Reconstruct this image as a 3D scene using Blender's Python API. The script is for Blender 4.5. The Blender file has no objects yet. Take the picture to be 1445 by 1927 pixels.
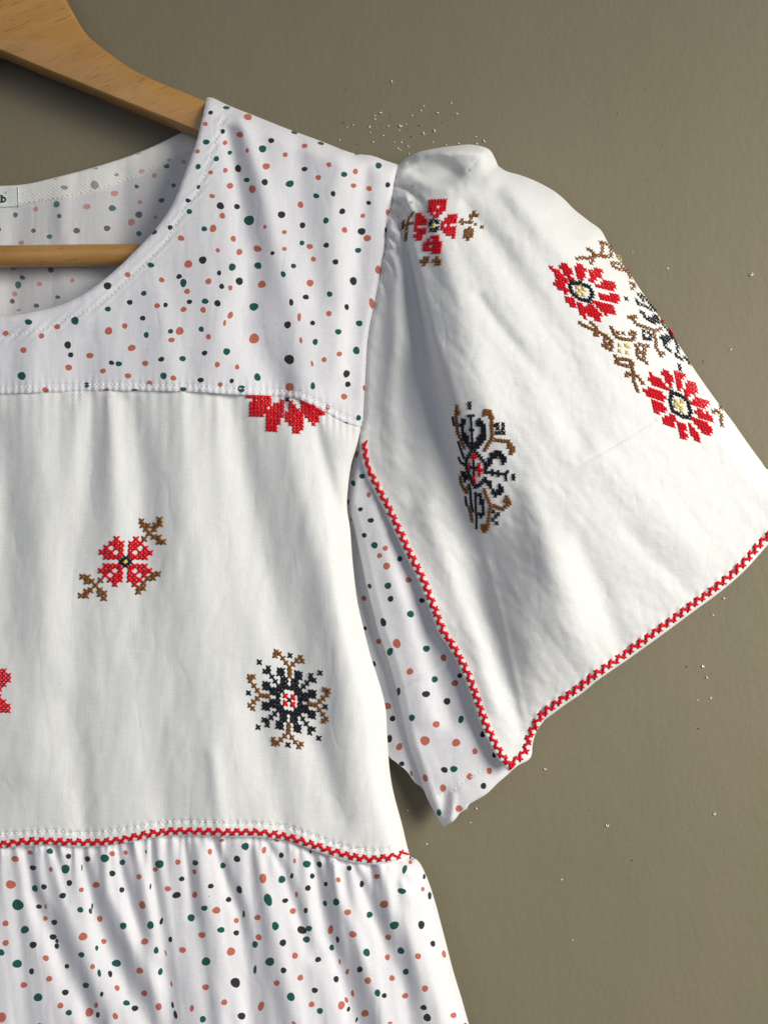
import bpy, math, random
import numpy as np
from mathutils import Vector
from mathutils.geometry import delaunay_2d_cdt
random.seed(7); np.random.seed(7)
S = bpy.context.scene
C = S.collection
K = 0.0004           # metres per unit of the cutting pattern (the pattern is drawn in photo pixels)
DC = 1700.0          # camera distance from the wall in the same units
# ---------------------------------------------------------------- camera, world, lights
cam = bpy.data.cameras.new('camera'); co = bpy.data.objects.new('camera', cam); C.objects.link(co)
co.location = (0, -DC*K, 0); co.rotation_euler = (math.pi/2, 0, 0)
cam.sensor_fit = 'VERTICAL'; cam.sensor_height = 24
cam.angle_y = 2*math.atan(963.5/DC)
cam.clip_start = 0.01; cam.clip_end = 50
S.camera = co
S.render.resolution_x, S.render.resolution_y = 767, 1024
w = bpy.data.worlds.new('World'); S.world = w; w.use_nodes = True
w.node_tree.nodes['Background'].inputs[0].default_value = (0.62, 0.72, 1.0, 1)
w.node_tree.nodes['Background'].inputs[1].default_value = 0.13
def area(name, loc, target, sx, sy, power, col, spread=180):
    l = bpy.data.lights.new(name, 'AREA'); l.shape = 'RECTANGLE'; l.size = sx; l.size_y = sy
    l.energy = power; l.color = col; l.spread = math.radians(spread)
    o = bpy.data.objects.new(name, l); C.objects.link(o); o.location = loc
    o.rotation_euler = (Vector(target)-Vector(loc)).to_track_quat('-Z', 'Y').to_euler()
area('window_light', (1.5, -1.2, 0.36), (0.08, 0, -0.40), 1.0, 1.1, 14.9, (1.0, 0.965, 0.885), 86)
area('room_fill', (-0.5, -1.6, 0.4), (0.05, 0, -0.1), 1.4, 1.2, 2.0, (0.90, 0.94, 1.0), 120)
S.view_settings.view_transform = 'Standard'; S.view_settings.look = 'None'
S.view_settings.exposure = 0.0; S.view_settings.gamma = 1.0

# ---------------------------------------------------------------- helpers
def P(x, y, h):
    s = (DC-h)/DC*K
    return ((x-722.5)*s, -h*K, (963.5-y)*s)
def Pn(x, y, h):
    s = (DC-h)/DC*K
    return np.stack([(x-722.5)*s, -h*K, (963.5-y)*s], -1)
def tag(o, label=None, cat=None, group=None, kind=None):
    if label: o['label'] = label
    if cat: o['category'] = cat
    if group: o['group'] = group
    if kind: o['kind'] = kind
    return o
def link(name, me, parent=None):
    o = bpy.data.objects.new(name, me); C.objects.link(o)
    if parent: o.parent = parent
    return o
def cr(pts, step=5.0):
    """smooth curve through points"""
    p = np.array(pts, float); n = len(p)
    if n < 3:
        L = np.linalg.norm(p[-1]-p[0]); m = max(1, int(L/step))
        return [tuple(p[0]+(p[-1]-p[0])*t/m) for t in range(m+1)]
    out = []
    q = np.vstack([2*p[0]-p[1], p, 2*p[-1]-p[-2]])
    for i in range(1, n):
        a, b, c, d = q[i-1], q[i], q[i+1], q[i+2]
        m = max(1, int(np.linalg.norm(c-b)/step))
        for j in range(m):
            t = j/m
            out.append(tuple(0.5*((2*b)+(-a+c)*t+(2*a-5*b+4*c-d)*t*t+(-a+3*b-3*c+d)*t**3)))
    out.append(tuple(p[-1]))
    return out
_slim = {}; _keep = set()
def slim(pl, gap=11):
    k = (id(pl), gap)
    if k in _slim and _slim[k][0] is pl: return _slim[k][1]
    out = [pl[0]]
    for q in pl[1:-1]:
        if math.hypot(q[0]-out[-1][0], q[1]-out[-1][1]) > gap: out.append(q)
    out.append(pl[-1]); _slim[k] = (pl, out); _keep.add(id(out)) if gap < 8 else None; return out
def pdist(x, y, pl, signed=False, attrs=None):
    """distance to a polyline (and interpolated attributes along it)"""
    x = np.asarray(x, float); y = np.asarray(y, float)
    if attrs is None and not signed and len(pl) > 12 and id(pl) not in _keep: pl = slim(pl)
    pl = np.array(pl, float)
    best = np.full(x.shape, 1e9); sg = np.ones(x.shape)
    at = None if attrs is None else [np.zeros(x.shape) for _ in range(len(attrs[0]))]
    for i in range(len(pl)-1):
        ax, ay = pl[i]; bx, by = pl[i+1]; dx, dy = bx-ax, by-ay
        L = dx*dx+dy*dy+1e-9
        t = np.clip(((x-ax)*dx+(y-ay)*dy)/L, 0, 1)
        ex = x-(ax+t*dx); ey = y-(ay+t*dy); d = np.hypot(ex, ey)
        m = d < best
        best = np.where(m, d, best)
        if signed: sg = np.where(m, np.sign(dx*ey-dy*ex), sg)
        if at is not None:
            for k in range(len(at)):
                at[k] = np.where(m, attrs[i][k]*(1-t)+attrs[i+1][k]*t, at[k])
    if at is not None: return best, sg, at
    return (best, sg) if signed else best
GAIN = [1.0]
def ridge(x, y, pts):
    """pts: (x, y, width, amplitude); a soft ridge (or valley) of cloth"""
    x = np.asarray(x, float); y = np.asarray(y, float); out = np.zeros(x.shape)
    q = np.array(pts, float); mg = 3*q[:, 2].max()
    m = (x > q[:, 0].min()-mg) & (x < q[:, 0].max()+mg) & (y > q[:, 1].min()-mg) & (y < q[:, 1].max()+mg)
    if m.any():
        d, s, (wd, am) = pdist(x[m], y[m], [p[:2] for p in pts], True, [p[2:4] for p in pts])
        out[m] = GAIN[0]*am*np.exp(-(d/np.maximum(wd, 1))**2)
    return out
def step(x, y, pts, reach=70):
    """one-sided fold: the side to the left of the travel direction (screen) is raised"""
    d, s, (wd, am) = pdist(x, y, [p[:2] for p in pts], True, [p[2:4] for p in pts])
    e = -s*d
    return am*0.5*(1+np.tanh(e/wd))*np.exp(-(np.maximum(e, 0)/reach)**2)
def edrop(x, y, pl, R, amt):
    k = 0.90
    t = np.clip(1-pdist(x, y, slim(pl, 4) if len(pl) > 12 else pl)/R, 0, 1)*k
    return -amt*(1-np.sqrt(1-t*t))/(1-math.sqrt(1-k*k))
def vnoise(x, y, sc, seed):
    rs = np.random.RandomState(seed); T = rs.rand(64, 64)*2-1
    fx = np.asarray(x)/sc+1000.3; fy = np.asarray(y)/sc+1000.7
    ix = np.floor(fx).astype(int); iy = np.floor(fy).astype(int)
    u = fx-ix; v = fy-iy; u = u*u*u*(u*(6*u-15)+10); v = v*v*v*(v*(6*v-15)+10)
    g = lambda a, b: T[a % 64, b % 64]
    return (g(ix, iy)*(1-u)+g(ix+1, iy)*u)*(1-v)+(g(ix, iy+1)*(1-u)+g(ix+1, iy+1)*u)*v
def rumple(x, y, seed, amp=1.0, ang=0.0, stretch=2.0):
    c, s = math.cos(ang), math.sin(ang)
    a = (x*c+y*s); b = (-x*s+y*c)/stretch
    return amp*(2.2*vnoise(a, b, 70, seed)+1.0*vnoise(a, b, 32, seed+1)+0.38*vnoise(a, b, 15, seed+2))
class TPS:
    def __init__(s, pts):
        p = np.array(pts, float); s.p = p[:, :2]/500; n = len(p)
        d = np.linalg.norm(s.p[:, None]-s.p[None], axis=2)
        Kk = np.where(d > 0, d*d*np.log(np.maximum(d, 1e-9)), 0)+np.eye(n)*2e-4
        Q = np.hstack([np.ones((n, 1)), s.p]); A = np.block([[Kk, Q], [Q.T, np.zeros((3, 3))]])
        s.w = np.linalg.solve(A, np.concatenate([p[:, 2], np.zeros(3)]))
    def __call__(s, x, y):
        x = np.asarray(x, float)/500; y = np.asarray(y, float)/500
        r = s.w[-3]+s.w[-2]*x+s.w[-1]*y
        for i, (a, b) in enumerate(s.p):
            d2 = (x-a)**2+(y-b)**2
            r = r+s.w[i]*0.5*d2*np.log(np.maximum(d2, 1e-12))
        return r
def inside(x, y, poly):
    x = np.asarray(x, float); y = np.asarray(y, float); r = np.zeros(x.shape, bool)
    n = len(poly)
    for i in range(n):
        ax, ay = poly[i]; bx, by = poly[(i+1) % n]
        if ay == by: continue
        m = (ay > y) != (by > y)
        r ^= m & (x < (bx-ax)*(y-ay)/(by-ay)+ax)
    return r

# ---------------------------------------------------------------- materials
def nodes(m):
    m.use_nodes = True; nt = m.node_tree; return nt, nt.nodes, nt.links, nt.nodes['Principled BSDF']
def cloth_mat(name, col, transl=0.16, weave=1.0, rib=False, rough=0.92, crumple=0.14):
    m = bpy.data.materials.new(name); nt, N, L, b = nodes(m)
    tc = N.new('ShaderNodeTexCoord')
    def noise(scale, stretch, detail=3):
        mp = N.new('ShaderNodeMapping'); mp.inputs['Scale'].default_value = stretch
        n = N.new('ShaderNodeTexNoise'); n.inputs['Scale'].default_value = scale; n.inputs['Detail'].default_value = detail
        L.new(tc.outputs['Object'], mp.inputs[0]); L.new(mp.outputs[0], n.inputs['Vector']); return n.outputs['Fac']
    warp = noise(1500, (1, 1, 0.05), 2); weft = noise(1500, (0.05, 1, 1), 2); blot = noise(45, (1, 1, 1), 4)
    a = N.new('ShaderNodeMath'); a.operation = 'ADD'; L.new(warp, a.inputs[0]); L.new(weft, a.inputs[1])
    mr = N.new('ShaderNodeMapRange'); mr.inputs['From Min'].default_value = 0.6; mr.inputs['From Max'].default_value = 1.4
    mr.inputs['To Min'].default_value = 0.92; mr.inputs['To Max'].default_value = 1.05; L.new(a.outputs[0], mr.inputs[0])
    mx = N.new('ShaderNodeMix'); mx.data_type = 'RGBA'; mx.blend_type = 'MULTIPLY'; mx.inputs[0].default_value = 1
    mx.inputs[6].default_value = (*col, 1); L.new(mr.outputs[0], mx.inputs[7])
    L.new(mx.outputs[2], b.inputs['Base Color'])
    b.inputs['Roughness'].default_value = rough
    b.inputs['Specular IOR Level'].default_value = 0.15
    b.inputs['Sheen Weight'].default_value = 0.15; b.inputs['Sheen Roughness'].default_value = 0.5
    b1 = N.new('ShaderNodeBump'); b1.inputs['Strength'].default_value = 0.45*weave; b1.inputs['Distance'].default_value = 0.0002
    L.new(a.outputs[0], b1.inputs['Height'])
    b2 = N.new('ShaderNodeBump'); b2.inputs['Strength'].default_value = 0.5; b2.inputs['Distance'].default_value = 0.0008
    L.new(blot, b2.inputs['Height']); L.new(b1.outputs[0], b2.inputs['Normal'])
    # faint pressed creases: the zero line of a warped noise, drawn as a shallow groove
    fold = noise(26, (1.3, 1, 0.55), 2)
    s1 = N.new('ShaderNodeMath'); s1.operation = 'SUBTRACT'; s1.inputs[1].default_value = 0.5; L.new(fold, s1.inputs[0])
    s2 = N.new('ShaderNodeMath'); s2.operation = 'ABSOLUTE'; L.new(s1.outputs[0], s2.inputs[0])
    s3 = N.new('ShaderNodeMapRange'); s3.interpolation_type = 'SMOOTHSTEP'; s3.inputs['From Max'].default_value = 0.075; L.new(s2.outputs[0], s3.inputs[0])
    b4 = N.new('ShaderNodeBump'); b4.inputs['Strength'].default_value = crumple; b4.inputs['Distance'].default_value = 0.0009
    L.new(s3.outputs[0], b4.inputs['Height']); L.new(b2.outputs[0], b4.inputs['Normal']); b2 = b4
    last = b2
    if rib:
        wv = N.new('ShaderNodeTexWave'); wv.inputs['Scale'].default_value = 150; wv.inputs['Distortion'].default_value = 0.6
        mp = N.new('ShaderNodeMapping'); mp.inputs['Rotation'].default_value = (0, math.radians(52), 0)
        L.new(tc.outputs['Object'], mp.inputs[0]); L.new(mp.outputs[0], wv.inputs['Vector'])
        b3 = N.new('ShaderNodeBump'); b3.inputs['Strength'].default_value = 0.25; b3.inputs['Distance'].default_value = 0.0004
        L.new(wv.outputs['Fac'], b3.inputs['Height']); L.new(b2.outputs[0], b3.inputs['Normal']); last = b3
    L.new(last.outputs[0], b.inputs['Normal'])
    if transl > 0:
        tr = N.new('ShaderNodeBsdfTranslucent'); L.new(mx.outputs[2], tr.inputs[0]); L.new(last.outputs[0], tr.inputs['Normal'])
        ms = N.new('ShaderNodeMixShader'); ms.inputs[0].default_value = transl
        L.new(b.outputs[0], ms.inputs[1]); L.new(tr.outputs[0], ms.inputs[2])
        L.new(ms.outputs[0], N['Material Output'].inputs['Surface'])
    return m
def thread_mat(name, col, rough=0.6):
    m = bpy.data.materials.new(name); nt, N, L, b = nodes(m)
    tc = N.new('ShaderNodeTexCoord'); n = N.new('ShaderNodeTexNoise'); n.inputs['Scale'].default_value = 900
    L.new(tc.outputs['Object'], n.inputs['Vector'])
    mr = N.new('ShaderNodeMapRange'); mr.inputs['To Min'].default_value = 0.65; mr.inputs['To Max'].default_value = 1.3; L.new(n.outputs['Fac'], mr.inputs[0])
    mx = N.new('ShaderNodeMix'); mx.data_type = 'RGBA'; mx.blend_type = 'MULTIPLY'; mx.inputs[0].default_value = 1
    mx.inputs[6].default_value = (*col, 1); L.new(mr.outputs[0], mx.inputs[7]); L.new(mx.outputs[2], b.inputs['Base Color'])
    b.inputs['Roughness'].default_value = rough; b.inputs['Specular IOR Level'].default_value = 0.18
    bp = N.new('ShaderNodeBump'); bp.inputs['Strength'].default_value = 0.5; bp.inputs['Distance'].default_value = 0.0003
    L.new(n.outputs['Fac'], bp.inputs['Height']); L.new(bp.outputs[0], b.inputs['Normal'])
    return m
M = {}
WHITE_PRINT = (0.82, 0.81, 0.835); WHITE_PLAIN = (0.83, 0.83, 0.81)
M['print'] = cloth_mat('printed_cotton_ground', WHITE_PRINT)
M['c'] = cloth_mat('coral_print', (0.50, 0.145, 0.095), 0.05)
M['g'] = cloth_mat('green_print', (0.013, 0.092, 0.072), 0.03)
M['k'] = cloth_mat('charcoal_print', (0.030, 0.030, 0.033), 0.03)
M['plain'] = cloth_mat('plain_cotton', WHITE_PLAIN)
M['back'] = cloth_mat('printed_cotton_wrong_side', (0.74, 0.73, 0.73))
M['bc'] = cloth_mat('coral_print_show_through', (0.56, 0.30, 0.27), 0.05)
M['bg'] = cloth_mat('green_print_show_through', (0.09, 0.19, 0.185), 0.05)
M['bk'] = cloth_mat('charcoal_print_show_through', (0.16, 0.15, 0.16), 0.05)
M['facing'] = cloth_mat('twill_facing', (0.80, 0.79, 0.74), 0.1, 1, True)
M['fc'] = cloth_mat('coral_under_twill', (0.62, 0.40, 0.36), 0.05, 1, True)
M['fk'] = cloth_mat('charcoal_under_twill', (0.34, 0.33, 0.33), 0.05, 1, True)
M['fg'] = cloth_mat('green_under_twill', (0.42, 0.46, 0.45), 0.05, 1, True)
M['red'] = thread_mat('red_thread', (0.62, 0.004, 0.014))
M['brown'] = thread_mat('brown_thread', (0.21, 0.082, 0.018))
M['black'] = thread_mat('black_thread', (0.010, 0.011, 0.016))
M['yellow'] = thread_mat('yellow_thread', (0.72, 0.58, 0.20))
M['white'] = thread_mat('white_thread', (0.84, 0.84, 0.82), 0.6)
M['navy'] = thread_mat('navy_thread', (0.012, 0.014, 0.10))
M['olive'] = thread_mat('olive_thread', (0.03, 0.045, 0.02))

# ---------------------------------------------------------------- wall
def wall_mat():
    m = bpy.data.materials.new('taupe_wall_paint'); nt, N, L, b = nodes(m)
    tc = N.new('ShaderNodeTexCoord')
    def nz(scale, st, d, rough=0.5):
        mp = N.new('ShaderNodeMapping'); mp.inputs['Scale'].default_value = st
        n = N.new('ShaderNodeTexNoise'); n.inputs['Scale'].default_value = scale; n.inputs['Detail'].default_value = d; n.inputs['Roughness'].default_value = rough
        L.new(tc.outputs['Object'], mp.inputs[0]); L.new(mp.outputs[0], n.inputs['Vector']); return n.outputs['Fac']
    big = nz(7, (1, 1, 0.7), 3); stip = nz(190, (1, 1, 0.62), 3, 0.55); fine = nz(620, (1, 1, 0.5), 2); wave = nz(24, (1, 1, 0.8), 3)
    cr_ = N.new('ShaderNodeValToRGB')
    cr_.color_ramp.elements[0].position = 0.35; cr_.color_ramp.elements[0].color = (0.186, 0.163, 0.104, 1)
    cr_.color_ramp.elements[1].position = 0.65; cr_.color_ramp.elements[1].color = (0.200, 0.171, 0.114, 1)
    L.new(big, cr_.inputs[0])
    mr = N.new('ShaderNodeMapRange'); mr.inputs['To Min'].default_value = 0.92; mr.inputs['To Max'].default_value = 1.08; L.new(fine, mr.inputs[0])
    mx = N.new('ShaderNodeMix'); mx.data_type = 'RGBA'; mx.blend_type = 'MULTIPLY'; mx.inputs[0].default_value = 1
    L.new(cr_.outputs[0], mx.inputs[6]); L.new(mr.outputs[0], mx.inputs[7]); L.new(mx.outputs[2], b.inputs['Base Color'])
    b.inputs['Roughness'].default_value = 0.62; b.inputs['Specular IOR Level'].default_value = 0.25
    p = None
    for src, st, di in ((wave, 0.4, 0.002), (stip, 0.30, 0.0010), (fine, 0.15, 0.0003)):
        q = N.new('ShaderNodeBump'); q.inputs['Strength'].default_value = st; q.inputs['Distance'].default_value = di
        L.new(src, q.inputs['Height'])
        if p: L.new(p.outputs[0], q.inputs['Normal'])
        p = q
    L.new(p.outputs[0], b.inputs['Normal'])
    return m
me = bpy.data.meshes.new('wall')
xs = [-1.6, -0.8, 0, 0.8, 1.6]
vs = [(x, 0, z) for z in xs for x in xs]+[(x, 0.1, z) for z in xs for x in xs]
fs = [(j*5+i, j*5+i+1, j*5+i+6, j*5+i+5) for j in range(4) for i in range(4)]
me.from_pydata(vs, [], fs); me.materials.append(wall_mat()); wall = tag(link('wall', me), kind='structure')

# ---------------------------------------------------------------- hanger
def wood_mat(name, ang):
    m = bpy.data.materials.new(name); nt, N, L, b = nodes(m)
    tc = N.new('ShaderNodeTexCoord'); mp = N.new('ShaderNodeMapping'); mp.inputs['Rotation'].default_value = (0, ang, 0)
    m2 = N.new('ShaderNodeMapping'); m2.inputs['Scale'].default_value = (0.09, 0.6, 1.0)
    L.new(tc.outputs['Object'], mp.inputs[0]); L.new(mp.outputs[0], m2.inputs[0])
    n1 = N.new('ShaderNodeTexNoise'); n1.inputs['Scale'].default_value = 120; n1.inputs['Detail'].default_value = 4; L.new(m2.outputs[0], n1.inputs['Vector'])
    n2 = N.new('ShaderNodeTexNoise'); n2.inputs['Scale'].default_value = 900; n2.inputs['Detail'].default_value = 2; L.new(m2.outputs[0], n2.inputs['Vector'])
    n3 = N.new('ShaderNodeTexNoise'); n3.inputs['Scale'].default_value = 14; n3.inputs['Detail'].default_value = 3; L.new(mp.outputs[0], n3.inputs['Vector'])
    r = N.new('ShaderNodeValToRGB'); e = r.color_ramp.elements
    e[0].position = 0.3; e[0].color = (0.34, 0.162, 0.036, 1); e[1].position = 0.7; e[1].color = (0.50, 0.265, 0.075, 1)
    a = N.new('ShaderNodeMix'); a.data_type = 'FLOAT'; a.inputs[0].default_value = 0.55; L.new(n1.outputs['Fac'], a.inputs[2]); L.new(n3.outputs['Fac'], a.inputs[3])
    L.new(a.outputs[0], r.inputs[0])
    fl = N.new('ShaderNodeValToRGB'); fl.color_ramp.elements[0].position = 0.30; fl.color_ramp.elements[0].color = (0.55, 0.45, 0.38, 1)
    fl.color_ramp.elements[1].position = 0.40; fl.color_ramp.elements[1].color = (1, 1, 1, 1); L.new(n2.outputs['Fac'], fl.inputs[0])
    mx = N.new('ShaderNodeMix'); mx.data_type = 'RGBA'; mx.blend_type = 'MULTIPLY'; mx.inputs[0].default_value = 0.6
    L.new(r.outputs[0], mx.inputs[6]); L.new(fl.outputs[0], mx.inputs[7]); L.new(mx.outputs[2], b.inputs['Base Color'])
    b.inputs['Roughness'].default_value = 0.38; b.inputs['Coat Weight'].default_value = 0.25; b.inputs['Coat Roughness'].default_value = 0.3
    bp = N.new('ShaderNodeBump'); bp.inputs['Strength'].default_value = 0.15; bp.inputs['Distance'].default_value = 0.0003
    L.new(n2.outputs['Fac'], bp.inputs['Height']); L.new(bp.outputs[0], b.inputs['Normal'])
    return m
M['wood'] = wood_mat('varnished_beech', math.radians(24)); M['rod'] = wood_mat('varnished_beech_rod', math.radians(1))
def prism(name, poly, h0, h1, bev, mats, parent):
    """bevelled slab: outline in pattern units, from depth h0 (back) to h1 (front)"""
    p = np.array(poly); n = len(p)
    d = np.roll(p, -1, 0)-np.roll(p, 1, 0); d /= np.linalg.norm(d, axis=1)[:, None]+1e-9
    A = 0.5*np.sum(p[:, 0]*np.roll(p[:, 1], -1)-np.roll(p[:, 0], -1)*p[:, 1])
    nrm = np.stack([d[:, 1], -d[:, 0]], 1)*(1 if A > 0 else -1)
    base = (DC-h1)/DC
    rings = []
    for ins, h in ((bev, h0), (bev*0.3, h0+bev*0.3), (0, h0+bev), (0, h1-bev), (bev*0.12, h1-bev*0.55), (bev*0.45, h1-bev*0.15), (bev, h1)):
        q = p-nrm*ins
        x = (q[:, 0]-722.5)*base*K; z = (963.5-q[:, 1])*base*K
        rings.append([(x[i], -h*K, z[i]) for i in range(n)])
    vs = [v for r in rings for v in r]; fs = []
    for r in range(len(rings)-1):
        for i in range(n):
            j = (i+1) % n; fs.append((r*n+i, r*n+j, (r+1)*n+j, (r+1)*n+i))
    fs.append(tuple(range(n))[::-1]); fs.append(tuple(range((len(rings)-1)*n, len(rings)*n)))
    me = bpy.data.meshes.new(name); me.from_pydata(vs, [], fs); me.materials.append(mats)
    import bmesh
    bm = bmesh.new(); bm.from_mesh(me); bmesh.ops.recalc_face_normals(bm, faces=bm.faces); bm.to_mesh(me); bm.free()
    me.polygons.foreach_set('use_smooth', [True]*len(me.polygons))
    try: me.set_sharp_from_angle(angle=math.radians(35))
    except Exception: pass
    return link(name, me, parent)
hanger = bpy.data.objects.new('coat_hanger', None); C.objects.link(hanger); hanger.location = P(-40, 150, 0)
tag(hanger, 'varnished beech wood clothes hanger with round trouser bar, holding the blouse', 'hanger')
HI = hanger.location.copy()
def adopt(o, par):
    o.parent = par; o.matrix_parent_inverse = par.matrix_basis.inverted() if par.type == 'EMPTY' else o.matrix_parent_inverse
up = cr([(123, 0), (135, 19), (149, 44), (166, 66), (187, 84), (215, 105), (242, 124), (277, 142), (311, 157), (346, 171), (384, 187), (440, 212), (540, 256), (640, 305), (690, 338)], 8)
upn = cr([(-40, -90), (40, -82), (90, -55), (112, -25), (123, 0)], 8)
tip = cr([(690, 338), (704, 360), (690, 380), (660, 374)], 8)
lo = cr([(660, 374), (540, 322), (440, 276), (346, 237), (277, 209), (208, 181), (138, 152), (69, 124), (0, 95), (-40, 84)], 10)
half = upn[:-1]+up[:-1]+tip[:-1]+lo
mir = [(-80-x, y) for x, y in half[::-1]]
arm = prism('hanger_body', half+mir[1:-1], 36, 80, 7, M['wood'], None); adopt(arm, hanger)
def tube_arrays(pts, rad, n=6, flat=1.0, up=None):
    pts = [np.array(p, float) for p in pts]; vs = []; fs = []
    m = len(pts)
    for i, p in enumerate(pts):
        a = pts[min(i+1, m-1)]-pts[max(i-1, 0)]; a /= np.linalg.norm(a)+1e-12
        u = np.array((0, -1.0, 0)); s = np.cross(a, u)
        if np.linalg.norm(s) < 1e-3: s = np.cross(a, (1, 0, 0))
        s /= np.linalg.norm(s); t = np.cross(s, a)
        r = rad[i] if hasattr(rad, '__len__') else rad
        for k in range(n):
            th = 2*math.pi*k/n; vs.append(tuple(p+s*math.cos(th)*r+t*math.sin(th)*r*flat))
    for i in range(m-1):
        for k in range(n):
            l = (k+1) % n; fs.append((i*n+k, i*n+l, (i+1)*n+l, (i+1)*n+k))
    fs.append(tuple(range(n))[::-1]); fs.append(tuple(range((m-1)*n, m*n)))
    return vs, fs
def tube_obj(name, pts, rad, mat, parent, n=24, smooth=True):
    vs, fs = tube_arrays(pts, rad, n); me = bpy.data.meshes.new(name); me.from_pydata(vs, [], fs); me.materials.append(mat)
    me.polygons.foreach_set('use_smooth', [smooth]*len(me.polygons)); return link(name, me, parent)
rod = tube_obj('trouser_bar', [P(x, 482.5-0.012*x, 62) for x in range(-560, 481, 40)], 20.0*K*0.965, M['rod'], None); adopt(rod, hanger)
mm = bpy.data.materials.new('zinc_hook'); nt, N, L, b = nodes(mm); b.inputs['Metallic'].default_value = 1; b.inputs['Base Color'].default_value = (.6, .6, .58, 1); b.inputs['Roughness'].default_value = .3
hk = [P(-40, -80, 58), P(-40, -150, 58)]+[P(-40+60*math.sin(a), -215-60*math.cos(a)+0, 58) for a in np.linspace(math.pi, -1.9, 20)]
hk = [P(-40, -80, 58), P(-40, -120, 58)]+[P(-40+45*math.cos(a), -170+45*math.sin(a), 58) for a in np.linspace(math.pi/2, -math.pi*0.95, 22)]
hook = tube_obj('hook', hk, 4.5*K, mm, None, 12); adopt(hook, hanger)

# ---------------------------------------------------------------- dots of the print (colour, x, y, rx, ry in the frame of each tracing)
def dots(ox, oy, s, txt):
    out = []
    for t in txt.split():
        c = t[0]; v = [float(a) for a in t[1:].split(',')]
        out.append((c, ox+v[0]/s, oy+v[1]/s, v[2]/s, v[3]/s))
    return out
D_YOKE = dots(350, 150, 2.89, """g220,152,18,10 k135,179,13,12 c337,203,22,18 c107,241,13,12 k201,281,13,13 c294,298,19,16 g111,339,18,15 c213,343,13,13 k464,331,16,15
g590,287,18,9 g734,346,18,9 c645,360,16,13 c843,373,12,5 g936,400,20,8 c334,385,9,14 g417,376,22,19 g239,397,13,11 c64,390,13,12 c540,408,14,14 g166,430,15,15 g67,473,15,15 c437,471,20,18
c135,504,13,12 c215,493,13,13 k284,483,18,20 g1047,467,18,16 c777,462,14,13 k645,486,16,13 c921,499,13,17 g860,515,17,15 g331,545,16,13 k429,557,18,17 c719,532,15,15 g71,584,13,11 c240,577,17,17
c361,595,18,23 g565,566,22,19 c911,576,15,13 c995,592,16,14 k1097,572,14,14 g708,632,17,14 k800,620,14,15 c143,633,15,12 k12,657,14,12 k993,670,13,12 k188,686,21,19 k278,690,16,15 c623,680,16,18
g19,717,15,15 k850,716,17,16 k520,734,20,20 c199,740,16,16 c961,740,13,13 c1097,722,12,17 g344,765,30,25 g761,766,16,17 k634,792,16,16 c430,800,9,12 g100,811,16,14 c148,809,19,21 c535,829,13,12
c862,817,15,16 k955,825,21,20 g1087,817,8,14 c986,862,20,18 c258,865,15,16 g631,888,14,13 c673,907,17,15 k763,900,15,15 c389,919,22,18 c535,920,12,12 c174,928,12,12 c291,937,17,17 k471,943,12,11
g936,928,17,15 k92,981,20,22 c693,976,14,14 k813,991,16,16 g392,1011,21,18 g252,1019,20,20 c14,1003,22,21 g585,1013,14,14 c1045,1034,16,24 k181,1051,12,14 g529,1058,13,18 c123,1097,16,17
k291,1096,21,20 c675,1106,18,20 k910,1095,20,22 k195,1124,14,15 c242,1132,13,14 c413,1113,22,20 c7,1151,16,15 g781,1166,15,16 k652,1182,17,14 g105,1205,19,15 k172,1216,18,18 k573,1211,12,19
k20,1208,15,13 c94,1252,16,16 g370,1235,24,22 k874,1236,13,16 c1011,1217,15,30 c242,1281,15,20 c777,1272,15,16 c616,1291,11,22 c211,1323,8,18 k553,1333,18,21 k689,1323,14,13 g942,1325,18,17
g84,1357,15,15 g828,1371,17,16 c123,1398,15,15 c371,1408,28,27 c625,1418,9,17 g703,1426,14,18""")
D_YOKE += dots(350, 500, 2.89, """k102,475,17,13 g222,467,18,20 g926,461,19,21 c834,480,15,14 c751,511,14,15 k562,510,29,25 c171,538,15,15 c279,551,12,15 c686,533,7,16 k873,588,17,22 g389,606,18,21
k81,622,17,14 k249,627,12,13 c187,646,14,13 k880,645,16,15 c564,660,23,22 g690,654,13,20 g302,670,20,21 c970,665,10,15 c860,712,17,17 c771,772,13,14 g938,828,14,16 c868,855,12,6""")
D_YOKE += dots(0, 250, 3.6125, """c1158,480,17,16 k1158,643,18,16 g1048,674,21,17 c1232,716,23,19 k733,1040,26,26 c870,965,21,18 g1027,899,23,18 k1219,977,20,17 g1248,1020,23,28 c1101,1000,19,18
g979,1091,19,18 k884,1152,21,17 c1070,1175,21,17 k1127,1170,16,16 c1249,1200,21,18 g736,1198,21,18 k972,1260,20,17 c850,1313,18,20 c740,1347,26,27 g996,1374,18,21 g1161,1349,18,17 c1223,1347,27,27
c1167,1408,22,17 g500,1097,20,17 g344,1174,22,18 g196,1286,25,20 g512,1277,27,27 c391,1318,21,18 c41,1363,22,18 c285,1381,20,18 c885,795,20,12""")
D_YOKE += dots(0, 580, 3.6125, """k463,250,24,25 k483,317,20,17 c162,285,21,21 c613,322,25,20 c469,403,25,20 g150,460,29,27 k760,371,19,15 g809,378,22,18 c702,427,20,18 c897,270,28,21 c989,375,21,20
k1098,347,21,17 g1243,343,22,19 c872,460,22,19 g1113,460,23,23 c1180,475,21,18 c1018,508,19,17 g591,522,20,18 c311,556,24,18 c723,556,20,12 k918,558,20,10 g1247,550,21,15""")
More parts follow.
